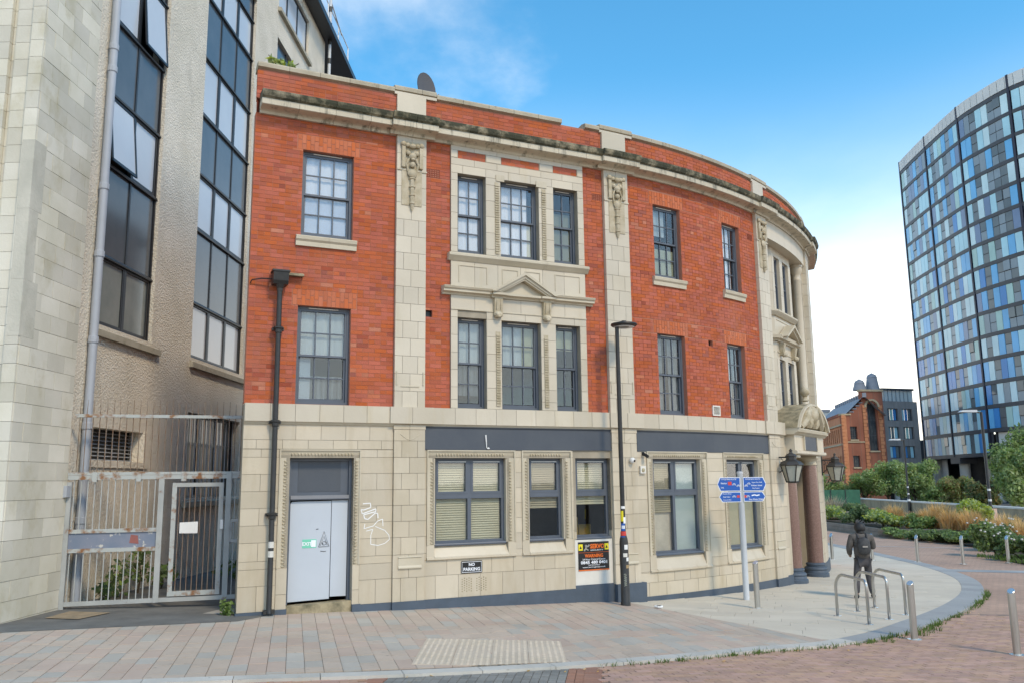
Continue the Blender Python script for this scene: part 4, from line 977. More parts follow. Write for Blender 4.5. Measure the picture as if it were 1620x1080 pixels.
# entablature with dark plaque, and the hood
fnE, LE = seg(wp(13.30, .05), wp(16.40, .05))
t = MB(fnE); t.sweep([(-.2, .575), (.28, .575), (.30, .60), (.30, .655), (.27, .67), (-.2, .67)], .1, LE-.1); t.box(.12, LE-.12, -.2, .24, .67, 1.06); en = build(t, 'porch_entablature', M['stone_low'], cb)
pq = build(MB(fnE).box(.95, LE-.95, .24, .265, .69, 1.04), 'name_plaque', M['board'], en)
t = MB(fnE)
for p in ((.90, .95, .68, 1.05), (LE-.95, LE-.90, .68, 1.05)): t.box(p[0], p[1], .24, .285, p[2], p[3])
build(t, 'plaque_frame', M['stone_trim'], en)
HP = [(-.2, 1.06), (.27, 1.06), (.30, 1.10), (.36, 1.13), (.375, 1.20), (.36, 1.22), (-.2, 1.24)]
build(MB(fnE).sweep(HP, .0, LE), 'hood_cornice', M['stone_trim'], en)
# segmental broken pediment: barrel top, arch rib, shell in the middle
t = MB(fnE); n_ = 14; arc = []
for k in range(n_+1):
    th = math.pi*(.08+.84*k/n_); arc.append((LE/2-1.58*math.cos(th)*1.0, 1.02+.88*math.sin(th)))
arc = [(x, z) for x, z in arc if z > 1.22]
arc = [(arc[0][0]-.04, 1.22)]+arc+[(arc[-1][0]+.04, 1.22)]
outer = arc; inner = [(LE/2+(x-LE/2)*.84, 1.22+(z-1.22)*.80) for x, z in arc]
t.ext(outer+inner[::-1], -.25, .36); hood = build(t, 'hood_arch', M['weathered'], en)
t = MB(fnE); in2 = [(LE/2+(x-LE/2)*.93, 1.22+(z-1.22)*.92) for x, z in arc]; t.ext(outer+in2[::-1], .36, .42); build(t, 'hood_rib', M['stone_trim'], hood)
t = MB(fnE); t.ext(inner, .02, .06); build(t, 'tympanum', M['weathered'], hood)
t = MB(fnE); c = LE/2
t.ball(c, .30, 1.62, .30, .22, .26, 10, 6); t.ball(c-.3, .3, 1.42, .16, .16, .2); t.ball(c+.3, .3, 1.42, .16, .16, .2)
for sg in (-1, 1): t.tube([(c+sg*1.0, .28, 1.26), (c+sg*.72, .35, 1.46), (c+sg*.45, .36, 1.72), (c+sg*.22, .36, 1.84)], [.09, .14, .12, .08], 8)
t.lathe([(.06, 1.98), (.10, 2.0), (.06, 2.06), (.05, 2.1), (.11, 2.18), (.12, 2.26), (.07, 2.34), (.02, 2.37)], c, .2, 10); build(t, 'hood_carving', M['stone_carved'], hood, smooth=True)
# ---- wall lanterns on iron brackets (things of their own)
M['lantern_glass'] = mat('lantern_frosted_glass', (.42, .42, .36), .25, (.34, .34, .29), 4)
def lantern(s_, n_, label):
    px, py = wp(s_, n_); hd = head(s_)
    fn = frame((px, py), hd)
    root = thing('wall_lantern', fn(0, 0, -.1), label, 'lantern', 'lanterns beside the entrance')
    t = MB(fn); t.box(-.05, .05, -n_+.05, -n_+.09, .05, .62); t.box(-.02, .02, -n_+.09, .02, .47, .505)
    t.tube([(0, -n_+.09, .12), (0, -n_+.2, .22), (0, -n_+.22, .34), (0, -.12, .44), (0, -.02, .47)], .013, 6); t.tube([(0, -n_+.14, .47), (0, -n_+.2, .40), (0, -n_+.12, .36)], .01, 5); t.ball(0, .03, .49, .03, .03, .03); build(t, 'bracket', M['dark'], root)
    r1, r0, n6 = .255, .14, 6
    ring = lambda r, z, k: (r*math.cos(k*math.pi/3+.2), r*math.sin(k*math.pi/3+.2), z)
    for k in range(6):
        t = MB(fn); t.quad([ring(r0*.97, -.10, k), ring(r0*.97, -.10, k+1), ring(r1*.97, .30, k+1), ring(r1*.97, .30, k)]); build(t, 'pane', M['lantern_glass'], root)
    t = MB(fn)
    for k in range(6): t.tube([ring(r0, -.11, k), ring(r1, .30, k)], .014, 5); t.tube([ring(r0, -.10, k), ring(r0, -.10, k+1)], .016, 5); t.tube([ring(r1, .30, k), ring(r1, .30, k+1)], .018, 5)
    t.lathe([(.09, -.13), (.15, -.10), (.15, -.09)], 0, 0, 6); build(t, 'lantern_frame', M['dark'], root)
    t = MB(fn); t.lathe([(.285, .30), (.275, .325), (.22, .38), (.13, .42), (.12, .43), (.12, .50), (.14, .51), (.10, .56), (.05, .58), (.03, .62), (.045, .645), (.01, .69)], 0, 0, 6); build(t, 'lantern_roof', M['dark'], root)
    return root
lantern(12.86, .40, 'large six-sided black wall lantern on bracket left of the porch columns')
lantern(17.5, .44, 'farther black wall lantern on bracket beyond the porch, against the brick hall')
# ------------------------------------------------------------------ neighbour: ashlar and roughcast office block with its gate
LB_ = (-7.6, 14.5); LH = R(88.5); LF = frame(LB_, LH)
M['ashlar'] = mat('ashlar_stone', (.71, .67, .565), .8, (.59, .555, .445), .8, isl=.13, bump=.12, bscale=30, streak=((.40, .34, .17), (1.6, 1.6, 1.2), .55, .78, .6))
M['ashlar_joint'] = mat('ashlar_joint', (.24, .22, .17), .9)
M['patch'] = mat('cement_patch', (.62, .585, .49), .85, (.50, .48, .40), 1.6, bump=.25, bscale=20, streak=((.38, .36, .27), (2.5, 2.5, 1.2), .5, .75, .7))
M['rough'] = mat('roughcast_render', (.78, .71, .595), .95, (.67, .61, .50), 1.2, bump=.7, bscale=26, bdist=.05, streak=((.22, .20, .16), (1.2, 1.2, .5), .62, .82, .45))
M['sill'] = mat('concrete_sill', (.46, .42, .33), .9, (.36, .32, .24), 2.5, bump=.15, streak=((.13, .14, .08), (5, 5, 5), .60, .74, .6))
M['alu'] = mat('dark_frame', (.022, .024, .028), .4, var=.05)
M['spandrel'] = mat('grey_glass_spandrel', (.085, .10, .115), .15, (.12, .135, .15), .7)
M['pane_white'] = mat('blind_sky_reflect_glass', (.62, .66, .70), .12, (.56, .60, .65), .5)  # opaque pane: pale sky reflection and white blind put into its colour
M['pane_grey'] = mat('grey_green_glass', (.20, .23, .22), .1, (.30, .32, .30), .9)
M['pane_black'] = mat('dark_dusty_glass', (.025, .022, .02), .3, (.05, .042, .035), 2); M['bar_rust'] = mat('rusted_bar', (.27, .22, .17), .85, (.19, .10, .05), 7)
M['pvc'] = mat('grey_downpipe', (.42, .45, .50), .5, (.38, .41, .45), 2)
ob = thing('office_block', LF(-1.6, 0, -2.05), 'tall pale stone and roughcast block with dark window strips beside the alley gate', 'building')
zt = 13.5
# ashlar end: side wall, corner and stepped front
t = MB(LF); t.box(-1.5, 0, -.6, -.015, -2.4, zt); t.box(-1.5, -1.3, -3.2, -.62, -2.4, zt); aw = build(t, 'ashlar_wall', M['ashlar_joint'], ob)
bits = []; h = .298; z = -2.3; r = 0
while z < zt-.3:
    cuts = [-1.64, -1.16, -.62, -.14, 0.0] if r % 2 else [-1.64, -1.36, -.86, -.36, 0.0]
    for p, q in zip(cuts, cuts[1:]):
        m_ = M['ashlar']
        d0 = random.uniform(-.004, .003)
        bits.append(item(LF, p+.003, q-.003, -.2, d0, z+.003, z+h-.003, m_))
    # front faces (a = -1.64 side): corner strip, quirk, pilaster, far strip
    for b0, b1, a0 in ((-.22, -.003, -1.68), (-.52, -.26, -1.60), (-.60, -.525, -1.55), (-1.05, -.60, -1.63), (-1.55, -1.05, -1.63), (-2.1, -1.55, -1.63)):
        bits.append(item(LF, a0, -1.3, b0+.003, b1-.003, z+.003, z+h-.003, M['ashlar']))
    z += h; r += 1
scatter(bits, 'stone_block', 'ashlar_blocks', aw, 300)
for a0_, a1_, c0_, c1_ in ((-1.686, -1.36, 4.35, 5.5), (-1.685, -1.44, 3.2, 4.348), (-1.684, -1.30, 2.3, 3.198)): build(MB(LF).box(a0_, a1_, -.2, .005, c0_, c1_), 'cement_patch', M['patch'], aw)
t = MB(LF); t.sweep([(-.95, 2.75), (-2.4, 2.75), (-2.4, 3.15), (-.95, 3.15)], -1.78, -1.6); build(t, 'string_course', M['ashlar'], aw)
# roughcast wall with window strips
WS = [(.80, 3.06, 2.96, zt), (5.12, 8.62, 2.96, 14.2), (10.65, 14.2, 2.96, 14.2), (10.65, 14.2, 15.25, 16.75), (.82, 2.94, .46, 1.06), (5.13, 8.62, -.32, 1.67), (.80, 3.06, 15.25, 16.75), (5.12, 8.62, 15.25, 16.75)]
t = MB(LF); RN = -.12
for za, zb, iv in free(0, 16.5, -2.5, 17.25, WS):
    for a, b in iv: t.box(a, b, RN-.35, RN, za, zb)
t.box(16.2, 16.5, -6, RN-.36, -2.5, 17.25); build(t, 'roughcast_wall', M['rough'], ob)
t = MB(LF); t.box(.1, 16.3, RN-1.6, RN-1.5, -2.5, 17); build(t, 'inner_wall', M['room_dark'], ob)
# eaves
t = MB(LF); t.sweep([(-6, 17.45), (-.0, 17.2), (.38, 17.2), (.38, 17.42), (-.1, 17.5), (-6, 17.7)], -1, 20.3); build(t, 'eaves', M['alu'], ob)
LV = [2.96, 4.31, 6.12, 7.56, 9.1, 10.66, 12.3, 13.5]
def strip(a, b, cols, top, open_at=()):
    t = MB(LF); nf = RN-.10
    for x in (a, b-.05): t.box(x, x+.05, nf-.08, nf+.02, 2.96, top)
    sw = build(t, 'window_strip', M['alu'], ob); w_ = (b-a-.1)/cols
    for k in range(1, cols): build(MB(LF).box(a+.05+k*w_-.03, a+.05+k*w_+.03, nf-.06, nf+.012, 2.96, top), 'mullion', M['alu'], sw)
    for i, z in enumerate(LV):
        if z > top-.2: break
        build(MB(LF).sweep([(nf-.08, z-.04), (nf+.05, z-.04), (nf+.055, z-.01), (nf+.02, z+.04), (nf-.08, z+.05)], a-.01, b+.04), 'transom', M['alu'], sw)
        z1 = LV[i+1] if i+1 < len(LV) else top
        z1 = min(z1, top)
        for k in range(cols):
            p, q = a+.05+k*w_+.03, a+.05+(k+1)*w_-.03
            if i % 2: piece('spandrel_panel', item(LF, p, q, nf-.04, nf-.01, z+.045, z1-.04, M['spandrel']), sw)
            elif (i, k) in open_at:      # top-hung light standing open
                t = MB(LF); H = z1-z-.09; sw_ = .13
                f = lambda x, y: (nf-.01+sw_*(1-y/H), z+.045+y)
                for y0, y1, x0, x1 in ((0, .06, p, q), (H-.06, H, p, q), (0, H, p, p+.05), (0, H, q-.05, q)):
                    b0, c0 = f(0, y0); b1, c1 = f(0, y1)
                    t.sweep([(b0, c0), (b0+.035, c0), (b1+.035, c1), (b1, c1)], x0, x1)
                cs = build(t, 'open_casement', M['alu'], sw); t = MB(LF)
                b0, c0 = f(0, .06); b1, c1 = f(0, H-.06); t.quad([(p+.05, b0+.02, c0), (q-.05, b0+.02, c0), (q-.05, b1+.02, c1), (p+.05, b1+.02, c1)]); build(t, 'pane', M['pane_white'], cs)
            else:
                t = MB(LF); 
                for r_ in ((p, p+.045, z+.05, z1-.04), (q-.045, q, z+.05, z1-.04), (p+.045, q-.045, z+.05, z+.095), (p+.045, q-.045, z1-.085, z1-.04)): t.box(r_[0], r_[1], nf-.04, nf+.008, r_[2], r_[3])
                cs = build(t, 'casement', M['alu'], sw)
                if i == 0: piece('pane', item(LF, p+.045, q-.045, nf-.03, nf-.02, z+.095, z1-.085, M['pane_grey'] if cols == 2 else M['pane_white']), cs)
                else: piece('pane', item(LF, p+.045, q-.045, nf-.03, nf-.02, z+.095, z1-.085, M['pane_white']), cs)
    build(MB(LF).sweep([(RN-.2, 2.72), (RN+.09, 2.72), (RN+.09, 2.84), (RN-.12, 2.925), (RN-.2, 2.925)], a-.06, b+.30), 'window_sill', M['sill'], ob)
strip(.80, 3.06, 2, zt, ((2, 0), (4, 1))); strip(5.12, 8.62, 3, 14.2); strip(10.65, 14.2, 3, 14.2)
for a, b, cols in ((.8, 3.06, 2), (5.12, 8.62, 3), (10.65, 14.2, 3)):
    t = MB(LF); nf = RN-.1; w_ = (b-a)/cols
    for k in range(cols+1): t.box(a+k*w_-.04*(k > 0), a+k*w_+.04*(k < cols), nf-.05, nf+.01, 15.25, 16.75)
    t.box(a, b, nf-.05, nf+.012, 15.25, 15.32); t.box(a, b, nf-.05, nf+.012, 16.68, 16.75); at = build(t, 'attic_window', M['alu'], ob)
    for k in range(cols): piece('pane', item(LF, a+k*w_+.04, a+(k+1)*w_-.04, nf-.03, nf-.02, 15.32, 16.68, M['pane_white']), at)
    build(MB(LF).sweep([(RN-.2, 15.05), (RN+.12, 15.05), (RN+.12, 15.17), (RN-.2, 15.24)], a-.1, b+.1), 'window_sill', M['sill'], ob)
# louvred opening behind the gate
t = MB(LF); t.box(.82, 2.94, RN-.34, RN-.3, .46, 1.06); gr = build(t, 'louvre_opening', M['black'], ob)
for k in range(8): build(MB(LF).sweep([(RN-.28, .50+k*.072), (RN-.20, .475+k*.072), (RN-.20, .483+k*.072), (RN-.28, .508+k*.072)], .82, 2.94), 'louvre_blade', M['pvc'], gr)
for k in range(8): build(MB(LF).box(1.0+k*.26, 1.015+k*.26, RN-.19, RN-.175, .46, 1.06), 'louvre_bar', M['pvc'], gr)
t = MB(LF); t.box(.7, 3.16, RN, RN+.03, .33, .45); t.box(2.95, 3.16, RN, RN+.03, .45, 1.08); build(t, 'opening_surround', M['rough'], ob)
# dark barred window
t = MB(LF); nf = RN-.2; a, b = 5.13, 8.62
for r_ in ((a, b, 1.60, 1.67), (a, b, .93, 1.0), (a, b, -.32, -.25), (a, a+.06, -.32, 1.67), (b-.06, b, -.32, 1.67), (6.26, 6.32, -.32, 1.67), (7.42, 7.48, -.32, 1.67)): t.box(r_[0], r_[1], nf-.06, nf, r_[2], r_[3])
dw = build(t, 'barred_window', M['alu'], ob)
for p, q in ((a+.06, 6.26), (6.32, 7.42), (7.48, b-.06)):
    piece('pane', item(LF, p, q, nf-.04, nf-.03, 1.0, 1.6, M['spandrel']), dw); piece('pane', item(LF, p, q, nf-.04, nf-.03, -.25, .93, M['pane_black']), dw)
for k in range(14): build(MB(LF).box(a+.1+k*.25, a+.118+k*.25, nf+.04, nf+.06, -.3, 1.66), 'window_bar', M['pvc'], dw)
build(MB(LF).sweep([(RN-.2, -.52), (RN+.1, -.52), (RN+.1, -.40), (RN-.2, -.335)], a-.1, b+.2), 'window_sill', M['sill'], ob)
# grey downpipe
t = MB(LF); t.tube([(.53, RN+.11, zt), (.53, RN+.11, -2.05)], .075, 12); dp = build(t, 'downpipe', M['pvc'], ob, smooth=True)
for z in (11.2, 8.3, 7.85, 5.5, 4.2, 2.6, 1.05, -.6): build(MB(LF).lathe([(.085, z-.06), (.09, z-.05), (.09, z+.05), (.085, z+.06)], .53, RN+.11, 12), 'pipe_collar', M['pvc'], dp)
build(MB(LF).box(-.10, .02, .0, .06, -.19, .0), 'junction_box', M['pvc'], ob)
# ---- things on the roof
rl = thing('roof_railing', LF(14, .2, 17.5), 'thin white safety railing along the roof edge of the tall block', 'railing')
for k in range(7): a = 9+k*1.75; build(MB(LF).tube([(a, .1, 17.4), (a, .1, 18.6)], .025, 5), 'railing_post', M['white'], rl)
for z in (18.05, 18.6): build(MB(LF).tube([(9, .1, z), (19.6, .1, z)], .022, 5), 'rail', M['white'], rl)
am = thing('aerial_mast', LF(16.2, .15, 14.), 'striped roof aerial mast clamped to the end of the tall block', 'mast')
build(MB(LF).tube([(16.3, .12, 13.), (16.3, .12, 19.2)], .06, 8), 'pole', M['pole_grey'], am)
for z in (15.2, 16.2, 17.0, 17.7, 18.4): build(MB(LF).lathe([(.075, z), (.075, z+.22)], 16.3, .12, 8), 'insulator', M['dark'], am)
build(MB(LF).tube([(16.3, .12, 18.9), (17.2, .15, 18.6), (17.9, .2, 18.3)], .03, 5), 'cross_arm', M['pole_grey'], am); build(MB(LF).lathe([(.02, 19.2), (.10, 19.22), (.10, 19.3), (.03, 19.34)], 16.3, .12, 8), 'finial', M['pole_grey'], am)
# satellite dish on the parapet
dsx = thing('satellite_dish', W(3.33, -.35, 7.5), 'grey satellite dish seen edge-on behind the parapet coping', 'satellite dish')
c0 = Vector(W(3.34, -.42, 7.86)); ax = Vector((.80, -.58, .06)).normalized(); e1 = ax.cross(Vector((0, 0, 1))).normalized(); e2 = e1.cross(ax).normalized()
t = MB(); rings = []
for r_ in (.02, .12, .20, .27, .30): rings.append([tuple(c0+e1*r_*.92*math.cos(k*math.pi/10)+e2*r_*math.sin(k*math.pi/10)*1.08+ax*(r_*r_*.45)) for k in range(20)])
rings += [[tuple(Vector(p)-ax*.015) for p in rings[-1]]]; rings += [[tuple(Vector(p)-ax*.015) for p in q] for q in rings[-3::-1]]
t.rings(rings); M['dish'] = mat('dish_grey', (.10, .095, .10), .6, var=.05); build(t, 'dish', M['dish'], dsx, smooth=True)
t = MB(); t.tube([tuple(c0-ax*.03), tuple(Vector(W(3.36, -.5, 7.75))), tuple(Vector(W(3.36, -.5, 7.0)))], .025, 6); build(t, 'mount', M['pole_grey'], dsx); t = MB(); t.tube([tuple(c0-e2*.4+ax*.05), tuple(c0-e2*.25+ax*.35)], .014, 5); build(t, 'feed_arm', M['pole_grey'], dsx)
# ------------------------------------------------------------------ alley gate
GF = frame((-7.62, 14.55), R(16.5)); M['gate'] = mat('galvanised_grey_paint', (.42, .43, .41), .6, (.35, .36, .345), 3, bump=.1, streak=((.20, .09, .035), (6, 6, 6), .62, .74, .85))
M['gate_rust'] = mat('rusted_paint', (.42, .44, .42), .7, (.24, .11, .04), 6, thr=(.50, .64))
zg0 = -1.99
gt = thing('metal_gate', GF(1.4, 0, -2.1), 'tall grey barred steel gate with rust across the alley', 'gate')
for a, z1 in ((.03, .06), (1.50, .1), (2.62, .08)): build(MB(GF).box(a-.045, a+.045, -.045, .045, zg0-(.07 if a < .1 else 0), z1), 'gate_post', M['gate'], gt)
for z, a1, m_ in ((zg0, 2.86, 'gate'), (.10, 2.86, 'gate_rust')): build(MB(GF).box(.0, a1, -.03, .03, z, z+.07), 'gate_rail', M[m_], gt)
build(MB(GF).box(-.02, 2.88, -.035, .035, .175, .225), 'gate_rail', M['gate_rust'], gt)
for a in (.42, 1.12, 1.86, 2.62): build(MB(GF).box(a-.04, a+.04, -.045, .05, .06, .21), 'rail_clamp', M['gate_rust'], gt)
build(MB(GF).box(.05, 2.88, -.025, .025, 1.17, 1.225), 'top_rail', M['gate_rust'], gt)
for z in (-.80, -1.12): build(MB(GF).box(.05, 1.46, -.03, .035, z, z+.065), 'gate_rail', M['gate_rust'], gt)
t = MB(GF); t.box(.07, 1.45, -.012, .012, -1.055, -.80); pp = build(t, 'name_panel', mat('worn_blue_panel', (.16, .20, .27), .7, (.22, .24, .30), 3, streak=((.55, .53, .48), (9, 9, 9), .60, .66, 1.0)), gt)
build(MB(GF).ext([(1.03, -.98), (1.18, -1.0), (1.16, -.86), (1.05, -.84)], .013, .016), 'paint_patch', mat('faded_red', (.36, .13, .11), .7), pp)
for k in range(13):
    a = .11+k*.107
    if a < 1.44:
        build(MB(GF).box(a-.008, a+.008, -.008, .008, zg0+.07, -1.12), 'gate_bar', M['gate'], gt); build(MB(GF).box(a-.008, a+.008, -.008, .008, -.735, .10), 'gate_bar', M['gate'], gt)
for k in range(26):
    a = .12+k*.107; build(MB(GF).tube([(a, 0, .225), (a, 0, 1.17)], .007, 4), 'fence_bar', M['bar_rust'], gt)
    build(MB(GF).tube([(a, 0, 1.225), (a+random.uniform(-.01, .01), 0, 1.46+random.uniform(-.03, .03))], [.007, .003], 4), 'spike', M['bar_rust'], gt)
# wicket gate
wk = build(MB(GF).box(1.68, 1.755, -.03, .035, -1.90, .03), 'wicket_gate', M['gate_rust'], gt)
build(MB(GF).box(2.46, 2.535, -.03, .035, -1.90, .03), 'stile', M['gate'], wk); build(MB(GF).box(1.755, 2.46, -.03, .035, -.04, .03), 'wicket_rail', M['gate'], wk); build(MB(GF).box(1.755, 2.46, -.03, .035, -1.90, -1.82), 'wicket_rail', M['gate_rust'], wk)
for k in range(8): a = 1.80+k*.088; build(MB(GF).box(a-.006, a+.006, -.006, .006, -1.82, -.04), 'wicket_bar', M['bar_rust'], wk)
build(MB(GF).box(2.50, 2.55, .035, .06, -.78, -.62), 'latch_plate', M['white'], wk)
for k in range(2): build(MB(GF).box(2.72+k*.1, 2.735+k*.1, -.008, .008, zg0+.07, .1), 'gate_bar', M['gate'], gt)
t = MB(GF)
for r_ in ((2.66, 2.86, -.67, -.62), (2.66, 2.86, -1.02, -.97), (2.66, 2.70, -.97, -.67), (2.80, 2.85, -.97, -.67)): t.box(r_[0], r_[1], -.03, .03, r_[2], r_[3])
build(t, 'lock_box', M['gate'], gt)
build(MB(GF).ext([(1.83, -.84), (2.13, -.845), (2.13, -.645), (1.83, -.655)], .04, .044), 'paper_notice', M['white'], label='blank white paper notice tied to the wicket gate bars', cat='notice')
# ------------------------------------------------------------------ plants helper
def leaf_mat(name, c1, c2, isl=.25):
    m = mat(name, c1, .65, c2, 1.5, isl=isl); b = m.node_tree.nodes['Principled BSDF']
    b.inputs['Subsurface Weight'].default_value = 0
    t = m.node_tree; tl = t.nodes.new('ShaderNodeBsdfTranslucent'); mx = t.nodes.new('ShaderNodeMixShader'); mx.inputs[0].default_value = .5
    t.links.new(b.inputs['Base Color'].links[0].from_socket, tl.inputs[0]); t.links.new(b.outputs[0], mx.inputs[1]); t.links.new(tl.outputs[0], mx.inputs[2]); t.links.new(mx.outputs[0], t.nodes['Material Output'].inputs[0])
    return m
M['leaf'] = leaf_mat('leaf_green', (.32, .42, .13), (.23, .33, .10)); M['leaf_dark'] = leaf_mat('leaf_dark', (.20, .27, .11), (.14, .20, .075)); M['leaf_lime'] = leaf_mat('leaf_lime', (.50, .54, .08), (.37, .44, .07)); M['leaf_brown'] = leaf_mat('leaf_russet', (.36, .27, .10), (.22, .23, .08)); M['leaf_pale'] = leaf_mat('leaf_pale', (.46, .53, .24), (.36, .44, .18))
M['straw'] = leaf_mat('amber_grass', (.80, .55, .24), (.70, .45, .18)); M['straw_pale'] = leaf_mat('pale_plume', (.55, .47, .33), (.45, .36, .22)); M['grass'] = leaf_mat('grass_green', (.16, .24, .05), (.11, .18, .04)); M['stem'] = mat('stem_brown', (.09, .065, .04), .9); M['flower'] = mat('white_flower', (.7, .68, .62), .8)
def leaves(centres, n, size, asp=1.6, up=.4):
    """small leaf-shaped faces scattered round clump centres (x,y,z,rx,ry,rz)"""
    C = np.array(centres, float); wts = C[:, 3]*C[:, 4]*C[:, 5]; k = rng.choice(len(C), n, p=wts**.67/np.sum(wts**.67)); C = C[k]
    d = rng.normal(size=(n, 3)); d /= np.linalg.norm(d, axis=1)[:, None]; r = rng.random(n)**.45
    P = C[:, :3]+d*C[:, 3:]*r[:, None]
    nrm = d+rng.normal(size=(n, 3))*.8+np.array([0, 0, up]); nrm /= np.linalg.norm(nrm, axis=1)[:, None]
    t = np.cross(nrm, rng.normal(size=(n, 3))); t /= np.linalg.norm(t, axis=1)[:, None]; b = np.cross(nrm, t)
    s = size*rng.uniform(.6, 1.35, n)[:, None]
    V = np.stack([P-t*s*asp/2, P+b*s*.5, P+t*s*asp/2, P-b*s*.5], 1).reshape(-1, 3)
    return V, [(4*i, 4*i+1, 4*i+2, 4*i+3) for i in range(n)]
def fol(name, centres, n, size, mats, parent=None, **k):
    asp = k.pop('asp', 1.6); V, F_ = leaves(centres, n, size, asp); t = MB(); t.v = V.tolist(); t.f = F_
    j = rng.integers(0, len(mats), n); t.m = j.tolist(); base = wl(parent) if parent else Vector(k.pop('loc'))
    me = bpy.data.meshes.new(name); me.from_pydata((V-np.array(base)).tolist(), [], F_)
    for m_ in mats: me.materials.append(m_)
    me.polygons.foreach_set('material_index', t.m); me.update(); o = bpy.data.objects.new(name, me); link(o, parent)
    if not parent: o.location = base; WL[o.name] = base
    return tag(o, **k)
def bush(name, x, y, rx, ry, h, n, size, mats, label, cat='shrub', group=None, z=None, lobes=9, stems=4):
    z = g(x, y)-.05 if z is None else z; root = thing(name, (x, y, z), label, cat, group); C = []
    for i in range(lobes):
        a = rng.random()*6.28; q = rng.random()**.5*.7; hh = rng.uniform(.3, .8); C.append((x+rx*q*math.cos(a), y+ry*q*math.sin(a), z+h*hh, rx*rng.uniform(.3, .55), ry*rng.uniform(.3, .55), h*rng.uniform(.18, .34)))
    fol('foliage', C, n, size, mats, root); t = MB()
    for i in range(stems):
        c = C[i % len(C)]; t.tube([(x+random.uniform(-.2, .2)*rx, y+random.uniform(-.2, .2)*ry, z-.1), ((x+c[0])/2, (y+c[1])/2, z+(c[2]-z)*.55), (c[0], c[1], c[2])], [.03*h**.5, .02*h**.5, .008], 5)
    build(t, 'stem', M['stem'], root); return root
def blades(mb, x, y, z, n, h, spread, w_, m=0, lean=.35):
    for i in range(n):
        a = random.random()*6.28; r0 = random.random()**.5*spread; hh = h*random.uniform(.5, 1.05)*(1-.45*(r0/max(spread, 1e-6))**2 if spread > .2 else 1); bx, by = x+r0*math.cos(a), y+r0*math.sin(a)
        la = a+random.uniform(-.9, .9); ln = lean*hh*random.uniform(.1, 1); px, py = -math.sin(la)*w_, math.cos(la)*w_
        m1 = (bx+math.cos(la)*ln*.35, by+math.sin(la)*ln*.35, z+hh*.6); tp = (bx+math.cos(la)*ln, by+math.sin(la)*ln, z+hh)
        A = mb.P(bx-px, by-py, z); B_ = mb.P(bx+px, by+py, z); C = mb.P(m1[0]+px*.8, m1[1]+py*.8, m1[2]); D = mb.P(m1[0]-px*.8, m1[1]-py*.8, m1[2]); E_ = mb.P(*tp); mb.F((A, B_, C, D), m); mb.F((D, C, E_), m)
# ------------------------------------------------------------------ street lamp by the front
lx, ly = 2.12, 16.70; lz = g(lx, ly); LPF = frame((lx, ly), 0)
sl_ = thing('street_lamp', (lx, ly, lz), 'slim black street lamp with flat disc head and stickers on its shaft', 'street lamp')
b0 = build(MB(LPF).lathe([(.095, lz-.05), (.095, lz+.06), (.085, lz+.08), (.085, -1.20), (.075, -1.13), (.045, -1.02)], 0, 0, 14), 'base', M['pipe_black'], sl_, smooth=True)
build(MB(LPF).box(-.05, .05, -.092, -.08, lz+.35, lz+.85), 'service_door', M['dark'], b0)
build(MB(LPF).lathe([(.045, -1.02), (.043, 2.0), (.04, 3.02)], 0, 0, 12), 'pole', M['pipe_black'], sl_, smooth=True)
hd_ = build(MB(LPF).lathe([(.04, 3.02), (.24, 3.045), (.27, 3.075), (.26, 3.10), (.16, 3.125), (.06, 3.135), (.05, 3.16), (.01, 3.17)], .15, -.05, 24), 'lamp_head', M['pipe_black'], sl_, smooth=True)
build(MB(LPF).lathe([(.20, 3.028), (.21, 3.036)], .15, -.05, 20), 'diffuser', M['pole_grey'], hd_); build(MB(LPF).tube([(0, 0, 2.95), (.02, 0, 3.04), (.12, -.04, 3.06)], .03, 8), 'bracket', M['pipe_black'], hd_)
def patch(r_, z0, z1, a0, a1, m_, nm='sticker'):
    t = MB(LPF); n_ = 5; L = [[t.P(r_*math.cos(a0+(a1-a0)*k/n_), r_*math.sin(a0+(a1-a0)*k/n_), z) for k in range(n_+1)] for z in (z0, z1)]
    for k in range(n_): t.F((L[0][k], L[0][k+1], L[1][k+1], L[1][k]))
    build(t, nm, m_, sl_)
# frame b axis points towards the camera side (-y), so angle pi/2 faces the camera
for z0, z1, a0, a1, mk in ((-.56, -.51, .6, 2.5, 'white'), (-.80, -.60, 1.5, 3.1, 'yellow'), (-.84, -.72, .2, 1.5, 'signwhite'), (-.98, -.84, .9, 2.9, 'blue'), (-.94, -.88, 1.0, 2.4, 'signwhite'), (-1.07, -.99, .8, 2.8, 'red'), (-1.16, -1.08, 1.2, 2.9, 'blue')): patch(.0475 if z0 > -1.02 else .066, z0, z1, a0, a1, M[mk])
for z0, z1, a0, a1, mk in ((-1.33, -1.24, .7, 1.6, 'white'), (-1.47, -1.40, .9, 1.9, 'offwhite'), (-1.55, -1.48, .5, 1.2, 'white'), (-1.68, -1.62, .4, 1.3, 'straw')): patch(.0865, z0, z1, a0, a1, M[mk])
t = MB(LPF); pts = []
for k in range(22): a_ = 1.57+.35*math.sin(k*1.9); pts.append((.09*math.cos(a_), .09*math.sin(a_), -1.78-k*.011))
t.tube(pts, .005, 4); build(t, 'marker_tag', mat('marker_silver', (.5, .52, .42), .5), sl_)
